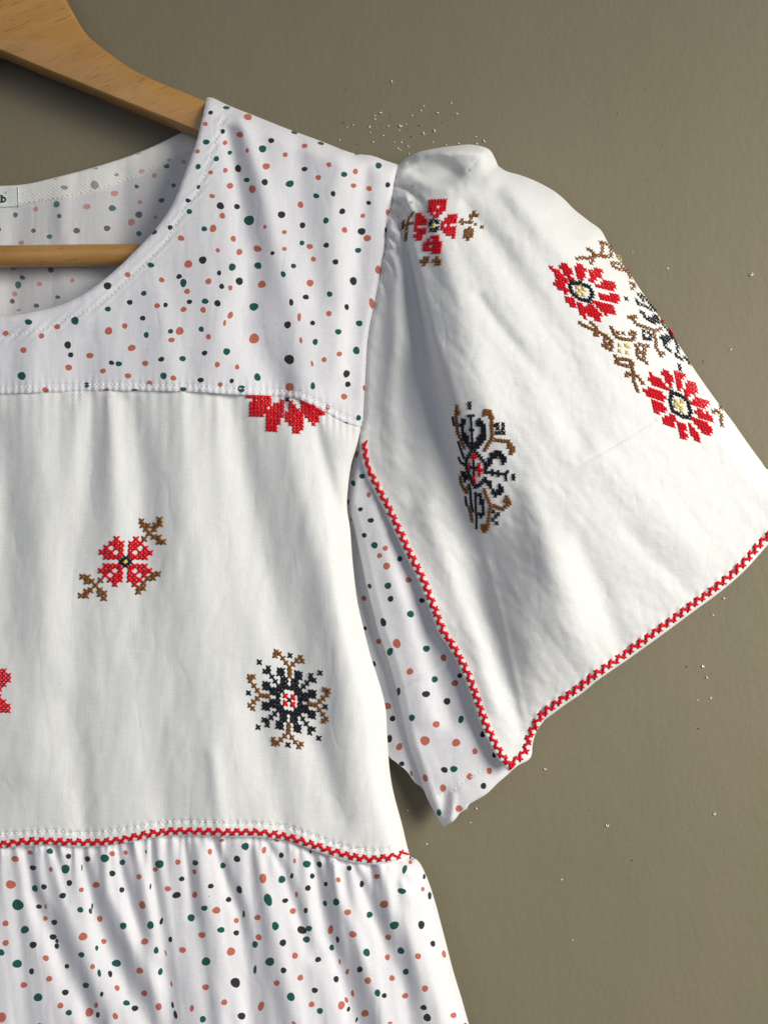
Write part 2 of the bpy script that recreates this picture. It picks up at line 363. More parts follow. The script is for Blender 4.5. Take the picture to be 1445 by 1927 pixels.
D_SKIRT = dots(0, 1450, 3.0104, """c173,464,15,13 g285,457,19,16 c88,501,22,17 k390,486,15,16 k498,501,15,17 k189,551,18,15 g373,558,25,25 c290,560,11,15 k395,637,17,17 c63,646,28,25 g200,668,17,19
k251,659,16,16 k357,709,19,17 c463,676,14,14 c546,648,21,17 g103,761,32,32 k223,771,17,13 c261,771,6,15 g457,789,18,16 g514,797,10,16 g524,770,6,18 c259,838,13,15 k310,860,18,15 c34,866,18,17
g143,902,24,21 k303,943,20,17 k325,965,10,12 k324,994,14,16 c34,977,20,16 g10,1031,18,19 k190,988,22,18 g100,1095,27,24 c262,1063,19,16 k181,1138,15,17 c281,1180,18,16 c137,1215,20,17 g218,1285,25,23
k372,1257,21,16 c344,1332,18,17 g392,1372,18,17 c14,1398,24,28 c225,1436,10,6 k381,1109,14,13 g463,1044,19,15 c526,1111,14,15 g564,1148,11,21 k626,1152,13,18 g488,1217,18,17 k578,1267,9,16
c546,1330,11,16 c508,1370,23,25 k556,1384,12,16 c655,1392,15,20 c472,941,26,22 g550,1006,9,16 c567,840,17,17 c590,968,15,16 g595,497,24,24 c637,471,17,15 c713,465,13,13 g695,520,16,17 k638,583,17,18
k692,676,14,17 c789,602,14,16 g905,530,24,24 c881,560,14,14 c808,762,18,23 g700,880,20,19 g854,876,19,23 k916,854,9,21 c821,969,21,18 g661,1092,26,21 g886,1019,14,20 k966,957,12,16 c940,1034,5,18
c793,1134,20,18 g910,1140,13,21 c972,1210,6,18 c665,1232,14,18 c819,1262,18,17 g718,1317,20,16 k766,1347,19,17 k979,1328,8,18 c900,1338,19,20 k995,1384,11,24 c1009,519,16,15 g1107,523,17,16
c1103,574,11,16 k1031,614,16,14 c952,670,18,16 k1002,706,25,18 c1104,704,15,17 g1084,834,22,20 g1159,780,18,16 c1035,1017,19,18 c1145,932,20,18 g1168,1082,25,24 c1166,1228,19,18 c1271,1313,18,17
c1088,1347,13,19 g1150,1409,18,19 c1258,396,15,9 c1190,460,13,17 g1264,538,15,18 k1195,655,17,14 c1227,792,23,20 g1253,903,21,17 k1296,731,16,15 k466,550,4,18 k829,460,4,12 k854,657,5,18 k1185,712,3,3""")
D_SKIRT += dots(420, 1450, 3.0104, """g126,430,21,22 k79,501,19,19 c232,451,12,21 k330,480,14,16 c303,396,14,9 c405,512,8,15 g474,530,22,21 k545,532,14,19 k495,460,6,10 k714,553,14,16 c652,619,14,15
c870,600,16,15 c1060,519,11,12 g1027,559,12,27 k1138,601,8,16 c226,611,21,27 g333,617,21,21 k389,597,9,17 k505,598,14,15 k581,643,11,14 k785,643,12,20 k480,666,16,17 k92,675,15,24 g255,732,23,35
k352,737,17,14 c415,702,9,16 g577,753,12,16 g640,745,18,21 g1011,683,24,17 c1130,672,10,14 k1169,709,11,21 c911,758,24,22 c395,796,17,18 k468,793,12,16 c705,803,19,18 g829,817,18,18 g117,814,8,20
c75,850,14,16 c195,833,18,16 g296,881,20,24 k446,904,27,22 g486,895,18,17 k75,920,16,16 c608,902,15,26 g969,877,28,21 k1122,874,19,23 c201,945,18,17 g181,985,17,19 k339,976,18,21 g472,957,21,18
k648,958,10,18 c735,928,21,19 c934,945,18,16 k1187,981,15,17 c45,1026,25,23 g615,1003,14,18 c407,1049,17,18 g812,1031,20,22 g1006,1021,20,19 c1250,1040,12,21 g265,1083,25,25 k538,1071,18,15
c930,1058,15,17 c1103,1052,18,17 c660,1083,6,17 g181,1128,9,26 k342,1132,16,18 k774,1127,17,17 c703,1140,10,18 g1034,1140,17,18 c437,1174,16,18 k640,1182,16,18 c304,1204,17,17 c819,1190,18,20
c956,1176,16,17 k70,1202,29,27 k519,1245,19,15 c733,1263,9,20 c1143,1235,19,18 g384,1282,23,24 g874,1260,17,20 k912,1275,14,15 c1030,1276,18,16 c501,1325,17,17 c670,1330,20,24 c698,1300,10,18
k710,1352,9,15 c215,1335,16,29 g548,1362,17,19 c803,1376,22,20 k1135,1343,19,15 k1155,1400,22,22 c1304,1387,17,17 k105,1391,22,21 c400,1430,14,8 c945,1430,14,8 k756,1412,6,16 g1370,1440,10,10""")
D_UNDER = dots(600, 780, 3.211, """c229,242,10,20 g261,373,17,16 g208,415,14,18 c300,486,12,15 k176,530,8,18 k251,573,16,12 k314,640,19,15 c192,640,7,15 k274,730,16,14 g336,790,21,19 c401,808,16,17
c366,853,16,15 g489,872,16,17 c409,916,22,21 k240,845,8,12 c541,1000,18,18 k306,1037,11,16 g417,1035,20,21 k433,1114,17,19 k622,1124,16,16 g553,1206,22,20 k389,1256,17,27 c470,1384,24,28 g649,1415,21,20""")
D_UNDER += dots(650, 1180, 3.211, """g269,149,17,26 c592,186,19,20 c389,269,21,20 g539,316,20,19 c660,339,21,19 k690,294,15,15 k320,390,13,24 k486,405,24,20 k613,449,22,20 g401,548,19,20 g697,558,17,23
c548,588,21,21 c480,687,28,29 c668,699,26,23 k829,648,16,20 c781,751,16,20 k597,863,22,17 g654,858,22,20 k899,772,13,20 c868,869,17,20 c482,912,16,22 c749,903,19,20 c589,973,20,22 k833,960,17,20
c685,1097,22,20 g565,1121,14,21""")
D_INNER = dots(600, 780, 3.211, "c272,1110,16,16 k278,1292,12,12 c361,1371,16,17")+dots(650, 1180, 3.211, "k173,223,10,18 c254,477,21,21 k284,553,17,18 k264,675,18,24 c325,723,18,24 k340,826,17,14 c398,885,9,17 c491,1037,7,18")
D_BACK = dots(0, 250, 3.6125, """c245,518,18,17 g387,486,22,22 g108,558,17,17 k405,566,15,17 k230,665,17,15 k0,657,12,13 g339,705,19,16 c148,747,19,16 c593,502,26,19 c780,412,25,20 g765,512,25,21
k523,665,24,19 k730,649,22,20 k946,556,25,22 c895,607,25,23 g946,685,20,17 c953,471,16,15 k931,365,16,14 c1051,290,18,17 g1135,226,20,17 k1100,459,20,17 k1182,357,16,14 c1060,574,12,14 c1250,197,16,14
c95,920,22,17 k348,932,21,18 k155,984,19,15 g126,1034,22,24 c270,1028,18,16 c494,1003,15,15 c103,1095,18,19 k87,1145,18,17 k395,1117,18,12 k250,1175,20,15 c130,1205,15,10""")
D_FACING = dots(0, 250, 3.6125, "k440,372,25,16 k645,355,28,30 c965,262,20,15 k795,285,15,12 c380,310,18,8 k645,238,25,8 k937,137,22,10 g1150,185,20,10 c280,455,14,6")

def scatter(have, x0, y0, x1, y1, n):
    rs = random.Random(5); out = []
    for i in range(n*6):
        if len(out) >= n: break
        x, y, r = rs.uniform(x0, x1), rs.uniform(y0, y1), rs.choice((4, 4.5, 5, 5, 5.5, 6, 7.5))
        if all(math.hypot(x-d[1], y-d[2]) > 17 for d in have+out): out.append((rs.choice('ccgk'), x, y, r, r*rs.uniform(.85, 1.1)))
    return out
# the same print goes on past the edges of the photograph
D_YOKE += scatter(D_YOKE, -160, 610, -8, 740, 45)
D_SKIRT += scatter(D_SKIRT, -160, 1600, -8, 2050, 150)+scatter(D_SKIRT, 0, 1935, 915, 2050, 160)
D_BACK += scatter(D_BACK, -160, 400, -10, 900, 60)+scatter(D_BACK, 0, 600, 640, 900, 60)
# ---------------------------------------------------------------- outlines (pattern units)
NECK = cr([(389, 184), (385, 205), (378, 235), (369, 270), (358, 300), (345, 335), (322, 390), (290, 435), (255, 472), (218, 508), (170, 546), (120, 572), (60, 588), (0, 596), (-80, 600), (-160, 600)])
NSTITCH = cr([(428, 206), (415, 242), (401, 287), (388, 325), (374, 360), (353, 386), (332, 422), (309, 459), (263, 507), (221, 546), (177, 577), (125, 601), (83, 618), (28, 630), (0, 633), (-80, 637), (-160, 637)])
SHOULDER = cr([(389, 184), (400, 184), (432, 199), (480, 218), (540, 242), (600, 264), (660, 287), (700, 293), (725, 302), (750, 310)])
ARMHOLE = cr([(750, 310), (742, 345), (738, 380), (732, 400), (728, 430), (725, 468), (718, 499), (710, 544), (703, 579), (696, 614), (691, 650), (688, 708), (686, 742), (684, 787), (679, 806)])
YSEAM = cr([(679, 806), (646, 795), (613, 777), (571, 755), (544, 748), (488, 744), (436, 742), (350, 737), (200, 735), (100, 738), (0, 741), (-80, 742), (-160, 742)])
BSIDE = cr([(679, 806), (672, 836), (661, 874), (655, 915), (653, 955), (659, 998), (664, 1060), (672, 1129), (684, 1182), (697, 1233), (712, 1280), (725, 1330), (729, 1392), (733, 1448), (741, 1494), (756, 1550), (765, 1588), (771, 1610)])
WSEAM = cr([(771, 1610), (735, 1623), (702, 1627), (659, 1622), (619, 1611), (569, 1593), (536, 1582), (486, 1576), (399, 1574), (332, 1573), (282, 1578), (249, 1584), (200, 1592), (150, 1594), (100, 1591), (50, 1593), (0, 1596), (-80, 1594), (-160, 1590)])
SSIDE = cr([(771, 1610), (789, 1623), (805, 1656), (819, 1699), (835, 1759), (852, 1825), (868, 1878), (882, 1927), (905, 2000), (925, 2060)])
TRIMEDGE = cr([(679, 806), (676, 842), (684, 883), (700, 917), (721, 957), (743, 1004), (765, 1051), (787, 1095), (806, 1144), (824, 1190), (840, 1214), (856, 1242), (874, 1280), (887, 1314), (899, 1351), (915, 1389), (930, 1417), (943, 1437), (957, 1451)])
CORNER = cr([(957, 1451), (977, 1439), (994, 1430), (1000, 1420), (1002, 1398), (1010, 1375), (1024, 1355)], 3)
HEM = cr([(1024, 1355), (1062, 1327), (1098, 1302), (1123, 1281), (1185, 1238), (1246, 1194), (1308, 1148), (1354, 1114), (1400, 1074), (1445, 1024), (1500, 965), (1530, 930)])
OUTER = cr([(1530, 930), (1490, 910), (1445, 885), (1431, 868), (1406, 834), (1376, 791), (1348, 755), (1311, 703), (1289, 668), (1265, 632), (1231, 583), (1203, 543), (1185, 516), (1160, 482), (1142, 454), (1129, 432), (1105, 414), (1080, 394), (1058, 372), (1038, 357), (1010, 342), (980, 330), (952, 322), (937, 312)])
PUFF = cr([(937, 312), (930, 296), (922, 283), (908, 276), (885, 272), (850, 275), (815, 280), (785, 287), (765, 297), (750, 310)])
ULEFT = cr([(679, 812), (664, 870), (655, 920), (655, 960), (668, 1004), (681, 1060), (690, 1104), (703, 1154), (712, 1190), (727, 1232), (743, 1286), (756, 1345), (768, 1398), (784, 1445), (799, 1491), (812, 1519), (824, 1541), (836, 1558)])
UHEM = cr([(836, 1558), (842, 1551), (852, 1546), (860, 1537), (866, 1529), (879, 1522), (882, 1514), (915, 1494), (936, 1474), (958, 1455)], 3)
def off(pl, d):
    p = np.array(pl); t = np.roll(p, -1, 0)-np.roll(p, 1, 0); t[0] = p[1]-p[0]; t[-1] = p[-1]-p[-2]
    t /= np.linalg.norm(t, axis=1)[:, None]+1e-9
    return [tuple(a) for a in p+np.stack([-t[:, 1], t[:, 0]], 1)*d]

# ---------------------------------------------------------------- cloth depth functions
BF = [[(-60, 600, 30, 4), (-40, 1100, 40, 7), (-40, 1600, 40, 6)]]
def h_yoke(x, y):
    GAIN[0] = 1.35
    h = 99+0.012*(y-184)
    h = h-24*np.exp(-pdist(x, y, ARMHOLE)/70)
    for r in ([(455, 225, 16, 6), (488, 330, 20, 7), (520, 470, 26, 6), (560, 620, 30, 5), (575, 740, 34, 6)],
              [(430, 250, 14, -5), (450, 360, 18, -6), (470, 480, 26, -5), (470, 620, 34, -8), (520, 735, 36, -9)],
              [(640, 300, 22, 5), (625, 420, 26, 4), (640, 560, 30, 3), (640, 700, 30, 4)],
              [(560, 260, 18, -4), (570, 400, 26, -4), (600, 560, 28, -3)],
              [(690, 320, 14, -4), (680, 450, 22, -6), (665, 600, 22, -5), (655, 740, 20, -3)],
              [(300, 560, 30, 3), (320, 740, 34, 6)], [(160, 640, 26, -3), (150, 740, 30, -4)], [(420, 500, 40, 4), (390, 740, 36, 5)],
              [(60, 620, 26, 3), (60, 740, 30, 4)]):
        h = h+ridge(x, y, r)
    h = h+rumple(x, y, 11, 0.8, 0.05, 3.0)
    d = pdist(x, y, NSTITCH)
    h = h-1.3*np.exp(-(d/3.5)**2)+0.7*np.sin(x*0.33+y*0.35)*np.exp(-(d/12)**2)
    dn = pdist(x, y, NECK); h = h+1.5*np.exp(-(dn/24)**4)
    h = h+edrop(x, y, NECK, 7, 5)+edrop(x, y, SHOULDER, 34, 34)
    ds = pdist(x, y, YSEAM)
    h = h+2.0*np.exp(-(ds/11)**4)-1.4*np.exp(-((ds-12)/3.0)**2)+0.8*np.sin(x*0.5)*np.exp(-(ds/20)**2)
    h = h+edrop(x, y, YSEAM, 4, 3)+edrop(x, y, ARMHOLE, 9, 9)
    return h
def h_bodice(x, y):
    GAIN[0] = 1.15
    h = 101+0.006*(y-740)
    for r in ([(435, 740, 22, -8), (455, 860, 30, -11), (485, 1000, 40, -13), (525, 1150, 42, -12), (560, 1300, 38, -8), (590, 1450, 34, -4), (600, 1560, 30, -2)],
              [(540, 800, 34, 8), (580, 950, 40, 12), (620, 1100, 40, 15), (650, 1250, 36, 13), (665, 1400, 32, 8), (680, 1550, 30, 3)],
              [(245, 760, 18, -6), (262, 860, 26, -8), (275, 1000, 34, -7), (270, 1150, 30, -3), (260, 1300, 30, 0)],
              [(175, 750, 16, -4), (165, 900, 24, -7), (150, 1050, 34, -4), (140, 1200, 34, -3), (150, 1400, 30, -2)],
              [(205, 750, 14, 4), (215, 900, 20, 5), (220, 1050, 26, 4)],
              [(335, 750, 30, 6), (350, 950, 44, 9), (370, 1150, 50, 8), (390, 1350, 50, 6), (400, 1540, 40, 4)],
              [(60, 760, 30, 5), (75, 950, 34, 7), (80, 1200, 40, 6), (60, 1450, 40, 6)],
              [(0, 800, 20, -4), (10, 1000, 30, -6), (10, 1200, 34, -4)],
              [(480, 1330, 34, -6), (510, 1450, 34, -8), (530, 1560, 26, -5)],
              [(130, 1330, 26, -4), (150, 1480, 26, -5), (165, 1570, 20, -4)],
              [(280, 1380, 30, -2), (300, 1500, 30, -5), (310, 1560, 20, -3)],
              [(610, 1250, 22, 0), (600, 1400, 26, -7), (640, 1540, 26, -6)],
              [(592, 790, 12, -2), (615, 880, 14, -6), (640, 980, 15, -9), (662, 1090, 14, -8), (684, 1210, 12, -5), (700, 1290, 10, -2)],
              [(400, 1420, 14, 3), (412, 1500, 16, 4), (418, 1560, 14, 3)]):
        h = h+ridge(x, y, r)
    dy = np.clip((y-pdist(x*0, x*0, [(0, 0), (1, 1)])*0)-738, 0, 400)
    pk = np.sin(x*0.155+1.6*np.sin(x*0.031))+0.5*np.sin(x*0.31+1.0)
    h = h+0.9*pk*np.exp(-dy/60)
    h = h+rumple(x, y, 31, 1.0, 0.08, 2.6)
    dw = pdist(x, y, WSEAM)
    h = h+0.9*np.sin(x*0.42+0.6*np.sin(x*.1))*np.exp(-((dw-26)/7)**2)-1.8*np.exp(-((dw-26)/2.5)**2)+1.5*np.exp(-(dw/22)**6)
    h = h+edrop(x, y, WSEAM, 5, 4)
    s = np.clip((y-850)/200, 0, 1)
    h = h+edrop(x, y, BSIDE, 46, 46)*(0.35+0.65*s)
    return h
VAL = [[(25, 1594, 6, -4), (35, 1700, 14, -6), (50, 1850, 22, -6), (60, 2060, 24, -6)],
       [(48, 1594, 7, -6), (62, 1680, 14, -14), (95, 1755, 20, -17), (135, 1840, 24, -17), (180, 1927, 26, -16), (230, 2060, 28, -14)],
       [(105, 1594, 6, -4), (118, 1650, 8, -5), (128, 1700, 8, -2)],
       [(156, 1594, 7, -7), (166, 1660, 12, -13), (185, 1730, 18, -16), (215, 1800, 22, -17), (255, 1880, 24, -16), (300, 1960, 26, -15), (330, 2060, 26, -13)],
       [(222, 1590, 6, -6), (232, 1650, 10, -10), (248, 1710, 13, -10), (268, 1760, 16, -5)],
       [(283, 1582, 6, -4), (290, 1660, 10, -8), (305, 1760, 16, -10), (320, 1850, 20, -12), (335, 1960, 22, -10)],
       [(345, 1574, 6, -5), (355, 1640, 8, -6), (362, 1720, 12, -5)],
       [(403, 1576, 6, -7), (420, 1640, 12, -12), (450, 1720, 16, -13), (470, 1820, 22, -13), (480, 1927, 26, -12), (490, 2060, 26, -12)],
       [(500, 1580, 6, -5), (535, 1640, 10, -7), (560, 1720, 14, -12), (590, 1800, 16, -9)],
       [(590, 1602, 7, -8), (603, 1680, 12, -16), (618, 1760, 18, -19), (645, 1830, 22, -19), (672, 1927, 24, -18), (700, 2060, 24, -16)],
       [(664, 1624, 7, -8), (690, 1690, 14, -13), (725, 1770, 18, -14), (760, 1860, 22, -13), (780, 1960, 24, -12), (800, 2060, 24, -10)],
       [(757, 1616, 5, -5), (758, 1650, 8, -7), (775, 1670, 10, -4)],
       [(205, 1930, 12, 4), (190, 2060, 20, 6)]]
RID = [[(90, 1596, 8, 5), (110, 1660, 14, 7), (150, 1780, 22, 9), (200, 1900, 26, 9), (250, 2060, 26, 8)],
       [(190, 1594, 8, 6), (205, 1680, 13, 8), (240, 1760, 16, 8), (290, 1860, 20, 6)],
       [(255, 1586, 7, 6), (280, 1700, 15, 9), (300, 1800, 18, 6)],
       [(372, 1578, 8, 6), (385, 1680, 16, 8), (410, 1800, 22, 9), (420, 1927, 24, 9)],
       [(475, 1580, 8, 6), (505, 1700, 18, 9), (530, 1820, 24, 11), (560, 1927, 26, 11), (590, 2060, 26, 10)],
       [(625, 1614, 8, 7), (640, 1690, 12, 9), (675, 1780, 16, 10), (710, 1880, 20, 10), (735, 1990, 22, 10)],
       [(715, 1630, 8, 6), (740, 1710, 18, 8), (785, 1800, 24, 9), (820, 1900, 26, 8), (840, 2060, 26, 8)]]
def h_skirt(x, y):
    GAIN[0] = 0.85
    h = 99+0.045*np.clip(y-1590, 0, 500)
    for r in VAL+RID: h = h+ridge(x, y, [(a, b, w_, am*0.85) for a, b, w_, am in r])
    dw = pdist(x, y, WSEAM)
    h = h+2.6*np.sin(x*0.19+2.4*np.sin(x*0.043))*np.exp(-dw/34)+1.3*np.sin(x*0.41+1.7*np.sin(x*.09))*np.exp(-dw/16)+5*vnoise(x, y*0.12, 13, 57)*np.exp(-dw/30)
    h = h-5*np.exp(-(dw/8)**2)
    h = h+rumple(x, y, 51, 0.9, -0.12, 2.6)+1.6*vnoise(x-0.12*(y-1600), y*0.07, 19, 58)
    h = h+edrop(x, y, SSIDE, 50, 50)
    return h
TS = TPS([(748, 315, 74), (738, 400, 76), (722, 480, 78), (705, 570, 78), (692, 650, 78), (685, 750, 80), (679, 806, 82),
          (700, 917, 85), (743, 1004, 88), (806, 1144, 90), (874, 1280, 92), (930, 1417, 92), (957, 1451, 90),
          (1002, 1400, 80), (1062, 1326, 86), (1185, 1236, 97), (1308, 1147, 97), (1400, 1073, 88), (1445, 1024, 82), (1530, 930, 70),
          (1060, 380, 84), (1160, 482, 84), (1265, 630, 86), (1348, 756, 84), (1431, 870, 78),
          (800, 283, 92), (885, 272, 92), (930, 297, 92), (1010, 342, 88), (850, 320, 108),
          (850, 400, 128), (900, 500, 150), (1000, 470, 140), (950, 650, 168), (1100, 700, 158), (1180, 650, 124), (860, 700, 150),
          (1000, 850, 168), (1150, 950, 150), (1250, 850, 124), (900, 950, 138), (1010, 1100, 146), (1150, 1100, 132), (880, 1100, 94), (930, 1250, 98), (830, 1050, 92), (940, 1050, 116), (1010, 1250, 118),
          (1070, 1200, 134), (1300, 1000, 118), (1380, 950, 96), (820, 900, 112), (780, 850, 100), (750, 700, 88), (750, 550, 86), (780, 450, 100)])
def h_sleeve(x, y):
    GAIN[0] = 1.45
    h = TS(x, y)
    h = h+step(x, y, [(752, 368, 4, 0), (762, 410, 4, 13), (774, 480, 5, 23), (792, 570, 6, 28), (817, 670, 8, 30), (845, 780, 14, 28), (870, 880, 24, 16), (885, 980, 30, 0)], 90)
    h = h+step(x, y, [(890, 330, 5, 0), (872, 350, 5, 4), (840, 351, 5, 7), (805, 341, 5, 7), (778, 329, 5, 6), (750, 336, 4, 3)], 40)
    rho = np.hypot((x-816-0.1*(y-320))/60, (y-319-0.12*(x-816))/29)
    h = h-19*0.5*(1-np.tanh((rho-0.80)/np.where(y < 318, 0.30, 0.18)))
    for r in ([(735, 420, 14, 4), (745, 520, 16, 8), (745, 640, 18, 9), (735, 760, 20, 7), (745, 860, 22, 4)],
              [(768, 480, 9, -4), (780, 560, 12, -9), (796, 660, 15, -11), (822, 770, 20, -9), (850, 900, 30, -8), (880, 1030, 38, -12), (915, 1160, 38, -14), (955, 1280, 30, -10), (985, 1370, 18, -4)],
              # puff: hollow with its rolled rim
              [(780, 312, 18, -2), (825, 314, 26, -3), (858, 324, 16, -4)],
              [(700, 338, 8, 0), (701, 330, 8, 0)],
              [(790, 294, 12, 3), (850, 282, 12, 6), (905, 290, 16, 8), (925, 330, 22, 7)],
              [(744, 350, 3, -4), (766, 356, 4, -5), (790, 376, 5, -3), (806, 400, 7, -1)], [(740, 378, 3, -4), (758, 386, 3.5, -5), (772, 408, 5, -2)], [(736, 408, 3, -4), (752, 424, 3.5, -4), (764, 456, 5, -2), (772, 490, 6, 0)], [(731, 440, 3, -4), (746, 462, 4, -4), (754, 500, 5, -1)], [(724, 478, 3, -3), (738, 502, 4, -3), (744, 540, 6, 0)], [(716, 520, 3, -2), (726, 550, 4, -2)], [(770, 306, 4, -3), (800, 296, 5, -2)],
              [(742, 372, 7, 4), (764, 372, 8, 7), (775, 395, 8, 4)],
              [(738, 402, 6, -5), (756, 410, 7, -6)], [(732, 430, 6, 3), (750, 440, 7, 4)], [(725, 462, 5, -3), (745, 475, 7, -5)],
              # broad diagonal rolls
              [(940, 320, 16, 9), (985, 390, 22, 10), (1060, 480, 26, 8), (1130, 560, 30, 5), (1200, 680, 34, 4)],
              [(880, 390, 18, -5), (930, 460, 24, -9), (1000, 560, 28, -8), (1060, 660, 34, -6), (1100, 780, 40, -5)],
              [(815, 400, 18, 5), (850, 520, 26, 7), (890, 640, 34, 6), (920, 780, 38, 6)],
              [(1010, 350, 14, -5), (1070, 430, 16, -6), (1120, 500, 16, -4)],
              [(900, 560, 12, -3), (960, 640, 14, -4), (1030, 720, 18, -3), (1090, 840, 22, -3)],
              [(1130, 860, 30, 2), (1230, 960, 34, 3), (1320, 1050, 34, 2)],
              [(1180, 1000, 18, -2), (1260, 1080, 18, -3), (1300, 1120, 16, -2)],
              [(1000, 930, 30, 5), (1040, 1060, 34, 8), (1080, 1180, 32, 6), (1120, 1260, 24, 3)],
              [(1090, 1020, 22, -3), (1130, 1120, 24, -6), (1170, 1220, 20, -4)],
              [(905, 1010, 8, 1), (940, 1150, 8, 2.2), (970, 1280, 9, 2.2), (990, 1370, 8, 1.5)],
              [(1060, 890, 5, -0.3), (1150, 840, 4, -2.5), (1230, 790, 4, -1.5)],
              [(800, 960, 20, 4), (850, 1080, 22, 5), (895, 1200, 20, 5), (930, 1330, 16, 4)]):
        h = h+ridge(x, y, r)
    h = h+rumple(x, y, 71, 0.85, -0.65, 2.2)+0.4*vnoise(x*.8-y*.6, (x*.6+y*.8)*.6, 11, 75)+0.5*np.abs(vnoise(x*.8-y*.6, (x*.6+y*.8)*.5, 26, 77))
    dh = pdist(x, y, HEM); dt = pdist(x, y, TRIMEDGE)
    h = h+1.2*np.sin(x*0.35)*np.exp(-((dh-18)/7)**2)+1.5*np.exp(-(dh/16)**6)+1.5*np.exp(-(dt/16)**6)
    h = h+edrop(x, y, OUTER, 48, 62)+edrop(x, y, PUFF, 20, 30)+edrop(x, y, HEM, 5, 5)+edrop(x, y, TRIMEDGE, 5, 5)+edrop(x, y, CORNER, 5, 5)
    h = h+edrop(x, y, ARMHOLE, 10, 8)
    return h
UH = cr([(818, 1500), (852, 1488), (874, 1471), (899, 1453), (930, 1435), (950, 1425)])
def h_under(x, y):
    GAIN[0] = 1.3
    h = 62+0.0*x
    h = h+10*np.exp(-((x-(690+0.36*(y-900)))/60)**2)
    for r in ([(700, 960, 20, 4), (760, 1150, 26, 5), (800, 1350, 26, 5)], [(745, 1010, 16, -3), (790, 1160, 18, -4), (850, 1350, 20, -5)],
              [(755, 1300, 5, 2), (840, 1250, 5, 2.5)], [(838, 1500, 14, -5), (835, 1530, 10, -5)], [(852, 1500, 8, 3), (850, 1540, 8, 4)]):
        h = h+ridge(x, y, r)
    d = pdist(x, y, UH); h = h-1.5*np.exp(-(d/3)**2)
    h = h+rumple(x, y, 91, 0.9, -0.4, 2.5)+edrop(x, y, ULEFT, 18, 20)+edrop(x, y, UHEM, 5, 6)
    return h
def h_inner(x, y):
    return 30+8*np.exp(-((x-760)/40)**2)+rumple(x, y, 95, 1.0, -0.4, 2.5)
NB = cr([(-160, 352), (-80, 353), (0, 350), (52, 346), (104, 334), (173, 316), (256, 289), (332, 254), (395, 214)])
FB = cr([(-160, 396), (-80, 396), (0, 392), (35, 388), (104, 377), (173, 363), (242, 341), (294, 318), (356, 287), (408, 250)])
def h_back(x, y):
    GAIN[0] = 1.2
    h = 24+6*np.exp(-((x-150)/90)**2)
    for r in ([(120, 380, 20, 3), (130, 600, 30, 5)], [(230, 330, 20, -3), (240, 600, 30, -5)], [(30, 400, 24, -3), (20, 600, 30, -5)]): h = h+ridge(x, y, r)
    h = h+rumple(x, y, 15, 1.0, 0.0, 3)
    return h+edrop(x, y, NB, 5, 4)
def h_facing(x, y): return h_back(x, y)+3.0+edrop(x, y, FB, 3, 2.5)

